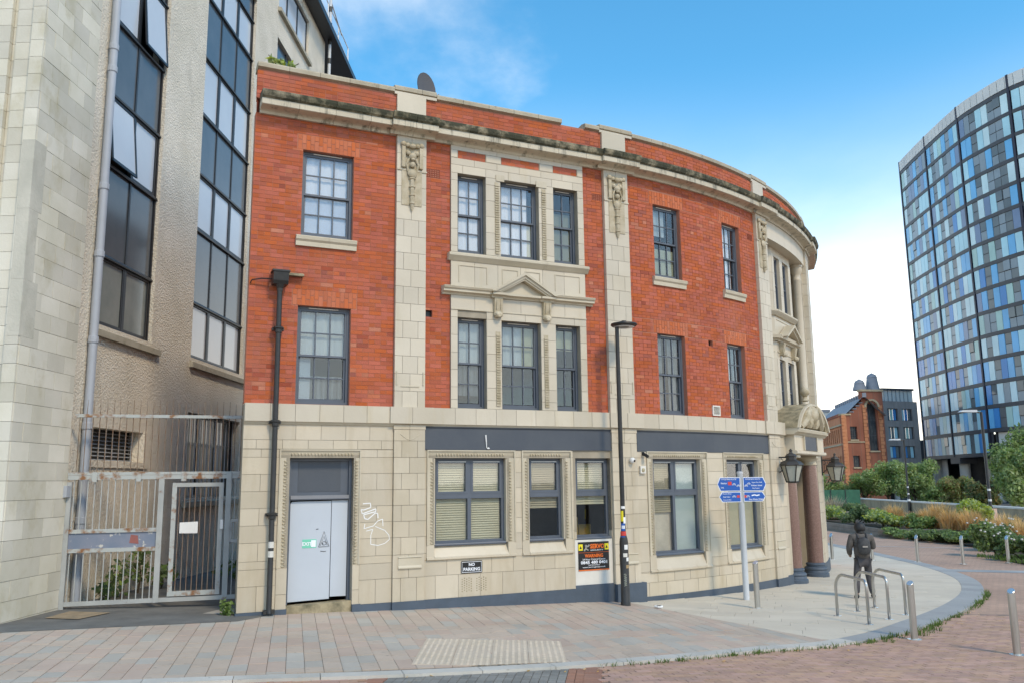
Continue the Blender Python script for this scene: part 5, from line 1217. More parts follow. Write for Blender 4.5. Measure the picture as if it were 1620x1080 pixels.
# ------------------------------------------------------------------ signs on the wall
PF = lambda a, b, c: W(a, b, c)
nsx = thing('no_parking_plate', W(4.125, .06, -1.66), 'small black NO PARKING plate with white border low on the tiles', 'sign')
build(MB(W).ext([(3.93, -1.66), (4.32, -1.66), (4.335, -1.645), (4.335, -1.455), (4.32, -1.44), (3.93, -1.44), (3.915, -1.455), (3.915, -1.645)], .05, .062), 'plate', M['black'], nsx)
t = MB(W)
for a0, a1, c0, c1 in ((3.93, 4.32, -1.645, -1.637), (3.93, 4.32, -1.463, -1.455), (3.93, 3.936, -1.637, -1.463), (4.314, 4.32, -1.637, -1.463)): t.ext([(a0, c0), (a1, c0), (a1, c1), (a0, c1)], .062, .0635)
put_text(t, 'NO', 4.125, -1.505, .0645, hei=.058); put_text(t, 'PARKING', 4.125, -1.588, .0645, wid=.33, hei=.062); build(t, 'lettering', M['signwhite'], nsx)
sv = thing('security_sign', W(6.74, .02, -1.76), 'black and orange security warning sign on the white infill below a shop window', 'sign')
A0, A1, C0, C1 = 6.39, 7.09, -1.755, -1.205; y0 = .021
build(MB(W).ext([(A0, C0), (A1, C0), (A1, C1), (A0, C1)], .012, y0), 'board', M['black'], sv)
cx_ = (A0+A1)/2
t = MB(W); put_text(t, 'SERVO', cx_+.08, C1-.085, y0+.002, wid=.33, hei=.09); put_text(t, 'WARNING', cx_, C1-.265, y0+.002, wid=.42, hei=.07); t.ext([(A0, C0), (A1, C0), (A1, C0+.022), (A0, C0+.022)], y0, y0+.0015); t.ext([(A0, C1-.205), (A1, C1-.205), (A1, C1-.20), (A0, C1-.20)], y0, y0+.0015); build(t, 'orange_lettering', M['orange'], sv)
t = MB(W); put_text(t, '24 Hour Control Centre', cx_, C1-.333, y0+.002, wid=.52, hei=.035); put_text(t, '0845 480 0401', cx_, C1-.392, y0+.002, wid=.60, hei=.062); put_text(t, 'NATIONWIDE', cx_, C1-.445, y0+.002, wid=.26, hei=.022); put_text(t, 'www.servo-group.co.uk', cx_, C1-.485, y0+.002, wid=.52, hei=.035); put_text(t, 'SECURITY', cx_+.07, C1-.16, y0+.002, wid=.3, hei=.022); build(t, 'white_lettering', M['signwhite'], sv)
for a0 in (A0+.005, A1-.10): t = MB(W); t.ext([(a0, C1-.16), (a0+.095, C1-.16), (a0+.095, C1-.04), (a0, C1-.04)], y0, y0+.0015); yq = build(t, 'warning_square', M['yellow'], sv); t = MB(W); t.ext([(a0+.02, C1-.13), (a0+.075, C1-.13), (a0+.0475, C1-.07)], y0+.002, y0+.003); build(t, 'warning_triangle', M['black'], yq)
t = MB(W); ribbon(t, [(A0+.13, C1-.17), (A0+.18, C1-.11), (A0+.16, C1-.06), (A0+.22, C1-.09), (A0+.25, C1-.05)], .016, y0+.002); ribbon(t, [(A0+.15, C1-.12), (A0+.23, C1-.16)], .012, y0+.0025); build(t, 'emblem', M['steel'], sv)
# small security fittings
def smallthing(name, s_, z, mbs, label, cat, n_=.05):
    r_ = thing(name, W(s_, n_, z-.06), label, cat)
    for nm, mbx, mk in mbs: build(mbx, nm, M[mk], r_, smooth=True)
smallthing('dome_camera', 7.64, .37, (('housing', MB(W).ball(7.64, .15, .385, .06, .06, .06, 10, 6), 'white'), ('mount', MB(W).box(7.615, 7.665, .09, .14, .34, .42), 'white'), ('lens', MB(W).ball(7.655, .195, .375, .028, .025, .028, 8, 5), 'black')), 'white dome security camera just right of the lamp shaft', 'camera', .1)
smallthing('bullet_camera', 7.99, .49, (('housing', MB(W).tube([(7.98, .08, .52), (8.0, .2, .46)], .035, 8), 'black'), ('mount', MB(W).box(7.96, 8.0, .05, .09, .49, .56), 'black')), 'little black bullet camera under the right-hand sign board', 'camera')
smallthing('alarm_box', 7.95, .19, (('case', MB(W).box(7.88, 8.02, .05, .10, .12, .27), 'offwhite'), ('sounder', MB(W).ball(7.95, .10, .19, .04, .025, .045, 10, 5), 'blind2')), 'square cream alarm box on the tiles left of a tall window', 'alarm box')
# ------------------------------------------------------------------ blue cycle signpost
px_, py_ = 4.77, 17.95; pz = g(px_, py_); SF = frame((px_, py_), R(6))
sp = thing('cycle_signpost', (px_, py_, pz), 'pale post carrying four blue cycle route finger signs', 'signpost')
build(MB(SF).lathe([(.062, pz-.05), (.062, .085), (.066, .09), (.066, .13), (.05, .14)], 0, 0, 14), 'pole', M['pole_grey'], sp, smooth=True)
def finger(a0, a1, c0, c1, tip, label):
    t = MB(SF); m_ = (c0+c1)/2; bx = .07
    poly = [(a0, c0), (a1, c0), (a1+.06, m_), (a1, c1), (a0, c1)] if tip > 0 else [(a0, c0), (a1, c0), (a1, c1), (a0, c1), (a0-.06, m_)]
    t.ext(poly, bx, bx+.012); f_ = build(t, 'finger_sign', M['signwhite'], sp, label=label)
    e = .012; sh = lambda p: (p[0]+(e if p[0] < (a0+a1)/2 else -e), p[1]+(e if p[1] < m_ else -e if p[1] > m_ else 0))
    t = MB(SF); t.ext([sh(p) for p in poly], bx+.012, bx+.0145); build(t, 'blue_face', M['blue'], f_); return f_
def words(f_, L):
    t = MB(SF)
    for s_, a, c, h_ in L: put_text(t, s_, a, c, .087, wid=TXT[s_][2]*h_/TXT[s_][3] if True else None, hei=h_)
    build(t, 'lettering', M['signwhite'], f_)
f1 = finger(-.47, -.03, -.265, .02, -1, 'upper left blue finger sign'); words(f1, (('CYCLE RING ROUTE', -.28, -.02, .026), ('Station', -.39, -.10, .034), ('Uni.', -.42, -.19, .03)))
t = MB(SF); t.ext([(-.30, -.14), (-.22, -.14), (-.22, -.07), (-.30, -.07)], .0845, .086); build(t, 'rail_symbol', M['red'], f1)
f2 = finger(.03, .47, -.265, .02, 1, 'upper right blue finger sign'); words(f2, (('CYCLE RING ROUTE', .24, -.02, .026), ('Upper Don Walk', .33, -.09, .03), ('Kelham Island', .32, -.15, .03), ('City Centre', .30, -.21, .03)))
f3 = finger(-.44, -.03, -.49, -.28, -1, 'lower left blue finger sign'); words(f3, (('Nursery Street', -.33, -.32, .03), ('Sheaf Valley', -.34, -.385, .03), ('Country Park', -.33, -.445, .03)))
f4 = finger(.03, .44, -.48, -.28, 1, 'lower right blue finger sign'); words(f4, (('Five Weirs Walk', .29, -.435, .032),))
def bike(f_, a, c, k=1):
    t = MB(SF)
    for d_ in (-.024, .024): t.tube([(a+d_*k+.014*math.cos(q), .087, c+.014*math.sin(q)) for q in np.linspace(0, 6.28, 9)], .0028, 4)
    t.tube([(a-.024*k, .087, c), (a-.008*k, .087, c+.026), (a+.016*k, .087, c+.026), (a+.024*k, .087, c)], .0028, 4); t.tube([(a-.008*k, .087, c+.026), (a+.002*k, .087, c)], .0028, 4); t.tube([(a+.002*k, .087, c), (a+.016*k, .087, c+.03)], .0028, 4); build(t, 'cycle_symbol', M['signwhite'], f_)
bike(f1, -.17, -.13); bike(f1, -.08, -.16); bike(f2, .09, -.16); bike(f2, .15, -.12); bike(f3, -.18, -.38); bike(f4, .12, -.38)
t = MB(SF); ribbon(t, [(.2, -.36), (.26, -.345), (.31, -.36), (.37, -.345)], .012, .087); build(t, 'weir_symbol', M['signwhite'], f4)
for f_, a in ((f3, -.09), (f4, .07)): t = MB(SF); t.ext([(a-.03, -.40), (a+.03, -.40), (a+.03, -.35), (a-.03, -.35)], .0845, .086); build(t, 'route_patch', M['red'], f_)
# ------------------------------------------------------------------ bollards
M['steel_cap'] = mat('polished_cap', (.78, .78, .76), .25, var=.03, metal=.8)
def bollard(x, y, h, label, tilt=0, dirn=(-.75, -.65)):
    sl0 = .065 if y > 20 else .03
    z = g(x, y)-.03 if outside(x, y) else g(x, y); r_ = .052; n_ = 16; root = thing('bollard', (x, y, z), label, 'bollard', 'stainless steel bollards')
    t = MB(); bot = []; top = []
    for k in range(n_):
        c, s_ = math.cos(2*math.pi*k/n_), math.sin(2*math.pi*k/n_); bot.append((x+r_*c, y+r_*s_, z-.05)); top.append((x+r_*c+tilt*h, y+r_*s_, z+h-sl0*(1+(c*dirn[0]+s_*dirn[1]))))
    t.rings([bot, top]); build(t, 'post', M['steel'], root, smooth=True)
    t = MB(); t.rings([[(p[0]*1+(x+tilt*h-p[0])*.04, p[1]+(y-p[1])*.04, p[2]+.001) for p in top], [(p[0]+(x+tilt*h-p[0])*.1, p[1]+(y-p[1])*.1, p[2]+.006) for p in top]]); build(t, 'cap', M['steel_cap'], root)
    build(MB().lathe([(.105, z-.01), (.105, z+.012), (.06, z+.016)], x, y, 18), 'base_flange', M['steel_cap'], root)
BO = [(6.16, 13.56, .875, 'steel bollard in the weeds at the kerb beside the cycle stands'), (7.05, 12.38, .90, 'nearest steel bollard at the right edge of the brick road'), (15.92, 27.9, .86, 'steel bollard in front of the white flowering shrub at far right'), (14.27, 27.55, .89, 'steel bollard on the brick road, second from the right in the far row'),
      (13.0, 27.9, .86, 'steel bollard beyond the kerb curve, in front of the amber grasses'), (11.75, 28.4, .86, 'steel bollard half hidden behind the walking person'), (10.54, 28.69, .85, 'steel bollard nearest the porch columns, left end of the far row'), (4.64, 16.70, .88, 'steel bollard standing just right of the blue signpost')]
for x, y, h, lb in BO: bollard(x, y, h, lb)
# ------------------------------------------------------------------ cycle stands
for (x0, y0, x1, y1, lb) in ((5.82, 15.78, 5.98, 14.80, 'steel cycle hoop nearest the building of the three'), (6.41, 16.36, 6.59, 15.41, 'middle steel cycle hoop of the three'), (6.97, 16.92, 7.14, 15.97, 'rightmost steel cycle hoop of the three')):
    fn, L_ = seg((x0, y0), (x1, y1)); z0, z1 = g(x0, y0), g(x1, y1); zt_ = max(z0, z1)+.74; r_ = .27
    root = thing('cycle_stand', (x0, y0, z0), lb, 'cycle stand', 'three steel cycle stands')
    pts = [(0, 0, z0), (0, 0, zt_-r_)]+[(r_-r_*math.cos(a), 0, zt_-r_+r_*math.sin(a)) for a in np.linspace(.2, math.pi/2, 7)]
    r2 = .10; pts += [(L_-r2, 0, zt_-.02)]+[(L_-r2+r2*math.sin(a), 0, zt_-.02-r2+r2*math.cos(a)) for a in np.linspace(.3, math.pi/2, 5)]+[(L_, 0, z1)]
    build(MB(fn).tube(pts, .026, 10), 'hoop', M['steel'], root, smooth='all')
    for a, z in ((0, z0), (L_, z1)): build(MB(fn).lathe([(.075, z), (.075, z+.01), (.03, z+.014)], a, 0, 14), 'base_flange', M['steel_cap'], root)
# ------------------------------------------------------------------ people
M['cloth_dark'] = mat('charcoal_jacket', (.07, .065, .06), .9, (.03, .03, .03), 12, bump=.3, bscale=40); M['cloth_sleeve'] = mat('grey_sleeve', (.125, .112, .10), .9, (.075, .068, .062), 7, bump=.3, bscale=14, bdist=.04); M['jeans'] = mat('faded_black_trousers', (.085, .078, .08), .9, (.05, .047, .05), 7, bump=.3, bscale=14, bdist=.04); M['skin'] = mat('skin', (.38, .22, .15), .6); M['pack'] = mat('black_backpack', (.03, .03, .032), .7, (.055, .055, .055), 14, bump=.15, bscale=25, bdist=.02); M['shoe'] = mat('black_shoe', (.02, .02, .02), .6); M['navy'] = mat('navy_coat', (.02, .025, .05), .9); M['paleblue'] = mat('pale_blue_jacket', (.30, .38, .5), .9)
def skinned(name, V, Ed, rad, m_, parent, fn, sub=2):
    base = wl(parent); me = bpy.data.meshes.new(name); me.from_pydata([tuple(Vector(fn(*v))-base) for v in V], Ed, []); me.materials.append(m_)
    bm = bmesh.new(); bm.from_mesh(me); ly_ = bm.verts.layers.skin.verify(); bm.verts.ensure_lookup_table()
    for i, r_ in enumerate(rad):
        q = bm.verts[i][ly_]; q.radius = r_ if hasattr(r_, '__len__') else (r_, r_); q.use_root = (i == 0)
    bm.to_mesh(me); bm.free()
    o = bpy.data.objects.new(name, me); link(o, parent); md = o.modifiers.new('skin', 'SKIN'); md.use_smooth_shade = True; ms = o.modifiers.new('sub', 'SUBSURF'); ms.levels = sub; ms.render_levels = sub; return o
def person(x, y, hd, label, coat, sleeve, trousers, pack=True, scale=1., hat='pack'):
    z = g(x, y); c, s_ = math.cos(hd), math.sin(hd)
    fn = lambda a, b, cc: (x+(a*c-b*s_)*scale, y+(a*s_+b*c)*scale, z+cc*scale)        # a right, b forward
    root = thing('person', (x, y, z), label, 'person')
    # body, one skinned surface
    V = [(0, 0, .86), (0, .01, 1.05), (0, .02, 1.24), (0, .03, 1.38), (0, .06, 1.46), (0, .065, 1.52), (-.09, 0, .82), (-.14, .0, .46), (-.19, -.13, .12), (-.19, -.02, .04), (.09, 0, .82), (.12, .07, .46), (.17, .03, .09), (.20, .16, .04), (-.19, .0, 1.30), (-.26, -.02, 1.04), (-.22, .15, .90), (-.20, .22, .87), (.19, 0, 1.30), (.25, .06, 1.05), (.15, .22, 1.27), (.12, .24, 1.36)]
    Ed = [(0, 1), (1, 2), (2, 3), (3, 4), (4, 5), (0, 6), (6, 7), (7, 8), (8, 9), (0, 10), (10, 11), (11, 12), (12, 13), (2, 14), (14, 15), (15, 16), (16, 17), (2, 18), (18, 19), (19, 20), (20, 21)]
    rad = [.11, .11, .12, .05, .08, .055, .08, .055, .03, .02, .08, .055, .03, .02, .055, .04, .03, .035, .055, .04, .03, .035]
    skinned('body', V, Ed, [r_*scale for r_ in rad], M['skin'], root, fn)
    # coat: torso and both sleeves
    T = [(0, -.005, .80), (0, .0, .98), (0, .01, 1.16), (0, .02, 1.29), (0, .03, 1.38), (-.20, .0, 1.295), (-.275, -.02, 1.04), (-.225, .14, .91), (.20, .0, 1.295), (.265, .06, 1.05), (.165, .21, 1.24)]
    Te = [(0, 1), (1, 2), (2, 3), (3, 4), (3, 5), (5, 6), (6, 7), (3, 8), (8, 9), (9, 10)]
    skinned('coat', T, Te, [(q[0]*scale, q[1]*scale) for q in ((.19, .14), (.185, .14), (.19, .14), (.15, .12), (.075, .07), (.085, .085), (.07, .07), (.052, .052), (.085, .085), (.07, .07), (.05, .05))], M[coat], root, fn)
    L = [(0, 0, .80), (-.095, 0, .78), (-.145, .0, .45), (-.195, -.12, .10), (.095, 0, .78), (.125, .07, .45), (.172, .03, .07)]
    skinned('trousers', L, [(0, 1), (1, 2), (2, 3), (0, 4), (4, 5), (5, 6)], [q*scale for q in (.12, .10, .078, .06, .10, .078, .062)], M[trousers], root, fn)
    for V_ in ([(-.195, -.15, .09), (-.195, -.07, .035), (-.195, .03, .035)], [(.17, -.02, .05), (.185, .08, .045), (.21, .18, .04)]): skinned('shoe', V_, [(0, 1), (1, 2)], [q*scale for q in (.05, .055, .04)], M['shoe'], root, fn)
    t = MB(fn); t.ball(0, .045, 1.50, .122, .135, .125, 16, 12); t.ball(0, .02, 1.40, .095, .09, .06, 12, 6); build(t, 'hat', M['shoe'], root, smooth='all')
    if pack:
        bp_ = skinned('backpack', [(0, -.17, .92), (0, -.20, 1.05), (0, -.19, 1.20), (0, -.14, 1.31)], [(0, 1), (1, 2), (2, 3)], [(q[0]*scale, q[1]*scale) for q in ((.14, .09), (.155, .105), (.15, .10), (.10, .06))], M['pack'], root, fn)
        for sg in (-1, 1): skinned('strap', [(sg*.09, -.15, 1.28), (sg*.10, -.04, 1.385), (sg*.11, .08, 1.32), (sg*.12, .12, 1.18)], [(0, 1), (1, 2), (2, 3)], [.022]*4, M['pack'], bp_, fn, 1)
        t = MB(fn); t.box(-.05, .05, -.305, -.295, 1.10, 1.13); build(t, 'badge', M['steel'], bp_)
person(7.40, 18.40, R(-8), 'person walking away in dark jacket and cap with a backpack, hand raised to face', 'cloth_sleeve', 'cloth_sleeve', 'jeans', True, .97)
person(20.0, 54.0, R(150), 'distant person in navy coat beyond the porch columns', 'navy', 'navy', 'navy', False, 1.0, 'stem')
# ------------------------------------------------------------------ weeds, litter and small plants near the building
t = MB()
for s_ in np.arange(0, KS[-1], .035):
    x, y = kat(s_, 0)
    if not (1.0 < x < 10.9): continue
    dens = .35+.65*max(0, math.sin(s_*1.3)+math.sin(s_*3.1+1))*.5
    if 5.2 < x < 7.2: dens += .5
    if random.random() < dens:
        o_ = random.uniform(-.10, .01)+(random.uniform(-.25, 0) if 5.5 < x < 6.9 and random.random() < .6 else 0); xx, yy = kat(s_, o_); blades(t, xx, yy, g(xx, yy)-.035, random.randint(4, 10), random.uniform(.03, .09 if x < 5 else .12), .05, .006, 0, .9)
build(t, 'kerb_weeds', M['grass'], kind='stuff', label='green weeds growing along the kerb edge')
t = MB()
for i in range(70):
    s_ = random.uniform(7, 24); x, y = kat(s_, random.uniform(-.35, .1))
    a = random.random()*6.28; z = g(x, y)-.024; l = random.uniform(.02, .05); t.quad([(x, y, z), (x+l*math.cos(a), y+l*math.sin(a), z+.006), (x+l*math.cos(a)-l*.6*math.sin(a), y+l*math.sin(a)+l*.6*math.cos(a), z+.012), (x-l*.6*math.sin(a), y+l*.6*math.cos(a), z+.004)])
build(t, 'fallen_leaves', M['straw'], kind='stuff', label='dry fallen leaves scattered along the kerb')
t = MB(); lc = Vector((2.72, 16.45, g(2.72, 16.45)))
for i in range(9): t.ball(lc.x+random.uniform(-.06, .06), lc.y+random.uniform(-.04, .04), lc.z+.03, .05, .04, .03, 6, 4)
build(t, 'litter_bag', M['white'], label='scrap of white litter on the paving near the street lamp', cat='litter')
wd_ = thing('weed_plant', (-4.72, 14.25, -2.12), 'small green weed growing at the building corner beside the gate', 'plant'); fol('foliage', [(-4.72, 14.25, -1.97, .12, .08, .16), (-4.66, 14.22, -2.06, .1, .06, .06)], 130, .05, [M['leaf'], M['grass']], wd_)
t = MB(); t.tube([(-4.72, 14.25, -2.13), (-4.72, 14.25, -1.9)], .008, 4); build(t, 'stem', M['stem'], wd_)
def climber(name, cs, n, size, label, mats): 
    z_ = min(c[2]-c[5] for c in cs); r_ = thing(name, (cs[0][0], cs[0][1], -2.1), label, 'plant'); fol('foliage', cs, n, size, mats, r_); t = MB()
    for c in cs[:4]: t.tube([(c[0], c[1], -2.12), (c[0]+.05, c[1], (c[2]-2.1)/2), (c[0], c[1], c[2])], [.02, .015, .006], 5)
    build(t, 'stem', M['stem'], r_)
climber('bramble', [LF(1.6, .25, -1.7)+(.22, .4, .35), LF(2.4, .2, -1.4)+(.16, .4, .5), LF(3.2, .3, -1.8)+(.3, .5, .25), LF(1.0, .3, -1.85)+(.22, .3, .2)], 380, .08, 'leafy bramble against the roughcast wall behind the gate', [M['leaf'], M['leaf_dark'], M['leaf_dark']])
climber('moss_bank', [LF(6.0, 1.2, -1.95)+(.8, 1.2, .2), LF(8.0, 1.3, -1.9)+(.8, 1.4, .3), LF(9.5, 1.2, -1.8)+(.8, 1., .4)], 1600, .07, 'low mossy growth at the back of the alley', [M['grass'], M['leaf_dark']])
bdl = thing('buddleia', W(.55, -.12, 7.54), 'leafy yellow green weed sprouting from the parapet top', 'plant'); fol('foliage', [W(.42, -.15, 7.66)+(.10, .08, .07), W(.62, -.15, 7.64)+(.10, .08, .07), W(.28, -.15, 7.70)+(.06, .06, .05)], 70, .075, [M['leaf_lime'], M['leaf_pale']], bdl, asp=2.6); t = MB(W); t.tube([(.5, -.12, 7.5), (.42, -.14, 7.75)], .01, 4); t.tube([(.5, -.12, 7.5), (.75, -.14, 7.72)], .01, 4); t.tube([(.48, -.12, 7.5), (.2, -.14, 7.78)], .008, 4); build(t, 'stem', M['stem'], bdl)
# ------------------------------------------------------------------ far side: blue glass tower
TP = crom([(57.9, 122.), (56.7, 116.6), (55.8, 107.3), (55.4, 98.3), (55.9, 93.9), (56.6, 90.7), (57.7, 88.3), (60.2, 84.8), (64., 82.), (69., 80.)], .25)
TS = np.concatenate([[0], np.cumsum(np.linalg.norm(np.diff(TP, axis=0), axis=1))]); i0 = int(np.argmin(np.hypot(TP[:, 0]-56.7, TP[:, 1]-116.6))); TS -= TS[i0]
def TW(a, b, c):
    x = np.interp(a, TS, TP[:, 0]); y = np.interp(a, TS, TP[:, 1]); x2 = np.interp(a+.3, TS, TP[:, 0]); y2 = np.interp(a+.3, TS, TP[:, 1]); x1 = np.interp(a-.3, TS, TP[:, 0]); y1 = np.interp(a-.3, TS, TP[:, 1])
    d = math.hypot(x2-x1, y2-y1); ux, uy = (x2-x1)/d, (y2-y1)/d; return (float(x+uy*b), float(y-ux*b), c)
flip = TW(5, 1, 0); 
SG = 1 if math.hypot(flip[0], flip[1]) < math.hypot(*TW(5, 0, 0)[:2]) else -1
TWo = lambda a, b, c: TW(a, b*SG, c)
tw = thing('glass_tower', (58, 104, -3), 'tall curved apartment tower clad in blue and aqua glass panels', 'building')
TM = {k: mat('tower_'+k, c, .22, tuple(x*.82 for x in c), .3, spec=.4) for k, c in dict(pale=(.62, .82, .86), aqua=(.46, .76, .86), sky=(.17, .50, .84), mid=(.07, .28, .64), slate=(.19, .27, .42), grey=(.26, .32, .36), green=(.42, .64, .60)).items()}
M['tower_dark'] = mat('tower_frame', (.055, .06, .07), .5); M['tower_white'] = mat('tower_white_panel', (.62, .64, .62), .5, (.55, .57, .56), .3, isl=.05); M['tower_pil'] = mat('tower_pilaster', (.022, .024, .045), .5); M['tower_glass'] = mat('tower_window_glass', (.10, .125, .14), .08, (.17, .19, .19), .25); M['concrete'] = mat('concrete', (.58, .57, .53), .85, (.48, .47, .43), .6)
TH_, NF, Z0 = 2.72, 15, 2.4; ZTOP = Z0+NF*TH_; AEND = 38.
t = MB(TWo); n_ = 48
for k in range(n_):
    a0, a1 = AEND*k/n_, AEND*(k+1)/n_; zb = Z0 if a1 < 19.5 else Z0+TH_
    t.quad([(a0, -.08, zb), (a1, -.08, zb), (a1, -.08, ZTOP+.3), (a0, -.08, ZTOP+.3)]); t.quad([(a0, -.08, zb), (a1, -.08, zb), (a1, -9, zb), (a0, -9, zb)]); t.quad([(a0, -.08, ZTOP+.3), (a1, -.08, ZTOP+.3), (a1, -9, ZTOP+.3), (a0, -9, ZTOP+.3)])
t.quad([(0, -.08, Z0), (0, -9, Z0), (0, -9, ZTOP+1.4), (0, -.08, ZTOP+1.4)]); t.quad([(19.4, -.08, Z0), (19.4, -9, Z0), (19.4, -9, Z0+TH_), (19.4, -.08, Z0+TH_)]); build(t, 'tower_body', M['tower_dark'], tw)
# fascia of pale fins at the top
bits = []; a = 0.1; 
BAYS = [0, 9.35, 18.4, 26.9, 35.2]
while a < AEND: bits.append(item(TWo, a+.03, min(a+1.02, AEND), -.1, .12, ZTOP+.30, ZTOP+1.75, M['tower_white'])); a += 1.06
for it in bits: piece('fascia_panel', it, tw)
for b in BAYS: t = MB(TWo); t.box(b-.14, b+.14, -.1, .16, Z0, ZTOP+1.8); build(t, 'pilaster', M['tower_pil'], tw)
for f in range(NF+1): t = MB(TWo); z = Z0+f*TH_; a0 = 0; t.box(0 if f != 0 else 0, AEND if f else 19.4, -.1, .10, z-.22, z+.22, 60); build(t, 'floor_band', M['tower_dark'], tw)
bits = []; rr = random.Random(5)
wmb = MB(TWo)
for f in range(NF):
    z = Z0+f*TH_+.24; z1 = z+TH_-.48
    for bi in range(4):
        a0, a1 = BAYS[bi]+.24, BAYS[bi+1]-.24; k = 8; w_ = (a1-a0)/k; wi = {rr.choice((1, 2)), rr.choice((4, 5, 6))}
        if bi == 2 and rr.random() < .6: wi |= {5, 6}
        for j in range(k):
            p, q = a0+j*w_+.035, a0+(j+1)*w_-.035
            if f == 0 and q > 19.3: continue
            if j in wi:
                zm = z+(z1-z)*.48; bits.append(item(TWo, p, q, -.05, .01, z, zm-.04, rr.choice((M['tower_glass'], TM['grey'], TM['grey'])))); bits.append(item(TWo, p, q, -.05, .01 if rr.random() > .12 else .12, zm+.04, z1, rr.choice((M['tower_glass'], M['tower_glass'], TM['grey']))))
            else:
                lo = f < 9; ch = rr.choices(('pale', 'aqua', 'sky', 'mid', 'slate', 'grey', 'green'), (.14, .30, .24, .20 if lo else .04, .05 if lo else .10, .03 if lo else .08, .06))[0]; bits.append(item(TWo, p, q, -.05, .045, z, z1, TM[ch]))
scatter(bits, 'glass_panel', 'glass_panels', tw, 300)
# undercroft: white panels, dark back wall, round concrete columns
t = MB(TWo); t.box(-5.2, AEND, -5.2, -5, -3.1, Z0+TH_, 34); t.box(-5, -.05, -2, -1.8, -3.1, 9, 6); build(MB(seg((56, 126.5), (67, 110.5))[0]).box(0, 20, -.2, 0, -3.2, Z0+TH_), 'undercroft_back', M['tower_dark'], tw); build(t, 'undercroft_wall', M['tower_dark'], tw)
for a0, a1, b_, z0, z1 in ((1.6, 3.9, -1.2, -.9, Z0-.25), (19.6, 23.2, -.4, Z0+.1, Z0+TH_-.25), (10, 12.5, -3.5, -1, Z0-.3), (24, 26, -3.5, -1.5, Z0+TH_-.3), (27, 29, -3.5, -1.5, Z0+TH_-.3)):
    piece('white_panel' if b_ > -2 else 'grey_panel', item(TWo, a0, a1, b_-.1, b_, z0, z1, M['tower_white'] if b_ > -2 else TM['grey']), tw)
for a in (1.2, 9.6, 17.4, 23.8, 31): build(MB().lathe([(.62, -3.1), (.62, (Z0 if a < 19 else Z0+TH_)-.2)], *TWo(a, -1.0, 0)[:2], 16), 'column', M['concrete'], tw, smooth=True)
for a in (9.6, 23.8): t = MB(TWo); zz = Z0 if a < 19 else Z0+TH_; t.box(a-1.3, a+1.3, -2.0, .1, zz-.9, zz-.23, 4); build(t, 'transfer_beam', M['tower_dark'], tw)
# ------------------------------------------------------------------ grey brick apartment block
GP, GQ = (47.6, 108.), (53.0, 110.2); GR_, LG = seg(GP, GQ)
M['grey_brick'] = brick_sheet('grey_brickwork', (.31, .285, .27), (.26, .235, .225), (.34, .31, .295), .45, .15, 0)
gb_ = thing('grey_apartment_block', (*GP, -3), 'dark grey brick apartment block with square windows beside the glass tower', 'building')
wins = [(a, a+1.8, z, z+1.55) for a in (.6, 3.1) for z in (-.1, 2.3, 4.75, 7.1)]
t = MB(GR_)
for za, zb, iv in free(0, LG, -1.3, 9.6, wins):
    for a, b in iv: t.box(a, b, -.4, 0, za, zb)
t.box(0, .1, -2.5, -.41, -1.3, 9.4); t.box(.1, LG, -2.5, -.5, 9.1, 9.4); build(t, 'wall', M['grey_brick'], gb_)
for i, (a, b, z0, z1) in enumerate(wins):
    t = MB(GR_); t.box(a, a+.07, -.3, -.2, z0, z1); t.box(b-.07, b, -.3, -.2, z0, z1); t.box(a, b, -.3, -.2, z0, z0+.07); t.box(a, b, -.3, -.2, z1-.07, z1); wn = build(t, 'window', M['tower_dark'], gb_)
    x = a+.07; k = (i*7) % 3
    for j, w_ in enumerate((.58, .54, .54)): piece('pane', item(GR_, x, x+w_-.05, -.27, -.25, z0+.07, z1-.07, (M['tower_glass'], TM['aqua'] if i % 3 else TM['green'], TM['mid'] if i % 2 else TM['grey'])[(j+k) % 3]), wn); x += w_
t = MB(GR_); t.box(.9, LG, -2.5, -.6, 9.4, 11.1); ph = build(t, 'penthouse', M['tower_white'], gb_)
for k in range(7): build(MB(GR_).box(.8+k*.68, .86+k*.68, -.6, -.5, 9.45, 11.1), 'glazing_bar', TM['grey'], ph)
build(MB(GR_).ext([(.3, 11.1), (LG, 11.1), (LG, 11.35), (.3, 11.3)], -2.6, -.3), 'roof', M['tower_dark'], ph)
t = MB(GR_); t.box(.2, LG, -4, -3.8, -3.2, -1.3); build(t, 'undercroft_wall', M['tower_dark'], gb_)
for a in (1.6, 4.6): build(MB(GR_).lathe([(.35, -3.2), (.35, -1.3)], a, -.5, 12), 'column', M['concrete'], gb_)
# ------------------------------------------------------------------ orange brick hall with castellated roof
C0 = (41.0, 105.); C1 = (46.7, 106.); C2 = (44.9, 126.)
M['hall_brick'] = brick_sheet('hall_brickwork', (.35, .125, .072), (.29, .105, .062), (.26, .13, .09), .6, .2, 0); M['hall_orange'] = mat('hall_orange_brick', (.60, .25, .12), .85, (.50, .20, .09), 1.2); M['hall_stone'] = mat('hall_stone', (.50, .40, .26), .85); M['slate'] = mat('roof_slate', (.30, .31, .34), .7, (.25, .26, .29), 1.5); M['hall_dark'] = mat('hall_glass', (.025, .03, .035), .15, (.08, .085, .085), 1)
oh = thing('brick_hall', (*C0, -3), 'ornate orange brick hall with stepped gable and arched window far behind', 'building')
HF, LHf = seg(C0, C1)
wA = (1.0, 1.95, 4.6, 6.2); wB = (1.15, 2.05, 1.2, 2.6); wD = (3.9, 5.0, -1.0, 1.2); wC = (3.55, 4.75, 3.2, 9.0)
t = MB(HF)
for za, zb, iv in free(0, LHf, -3.2, 7.6, [wA, wB, wD, wC]):
    for a, b in iv: t.box(a, b, -.5, 0, za, zb)
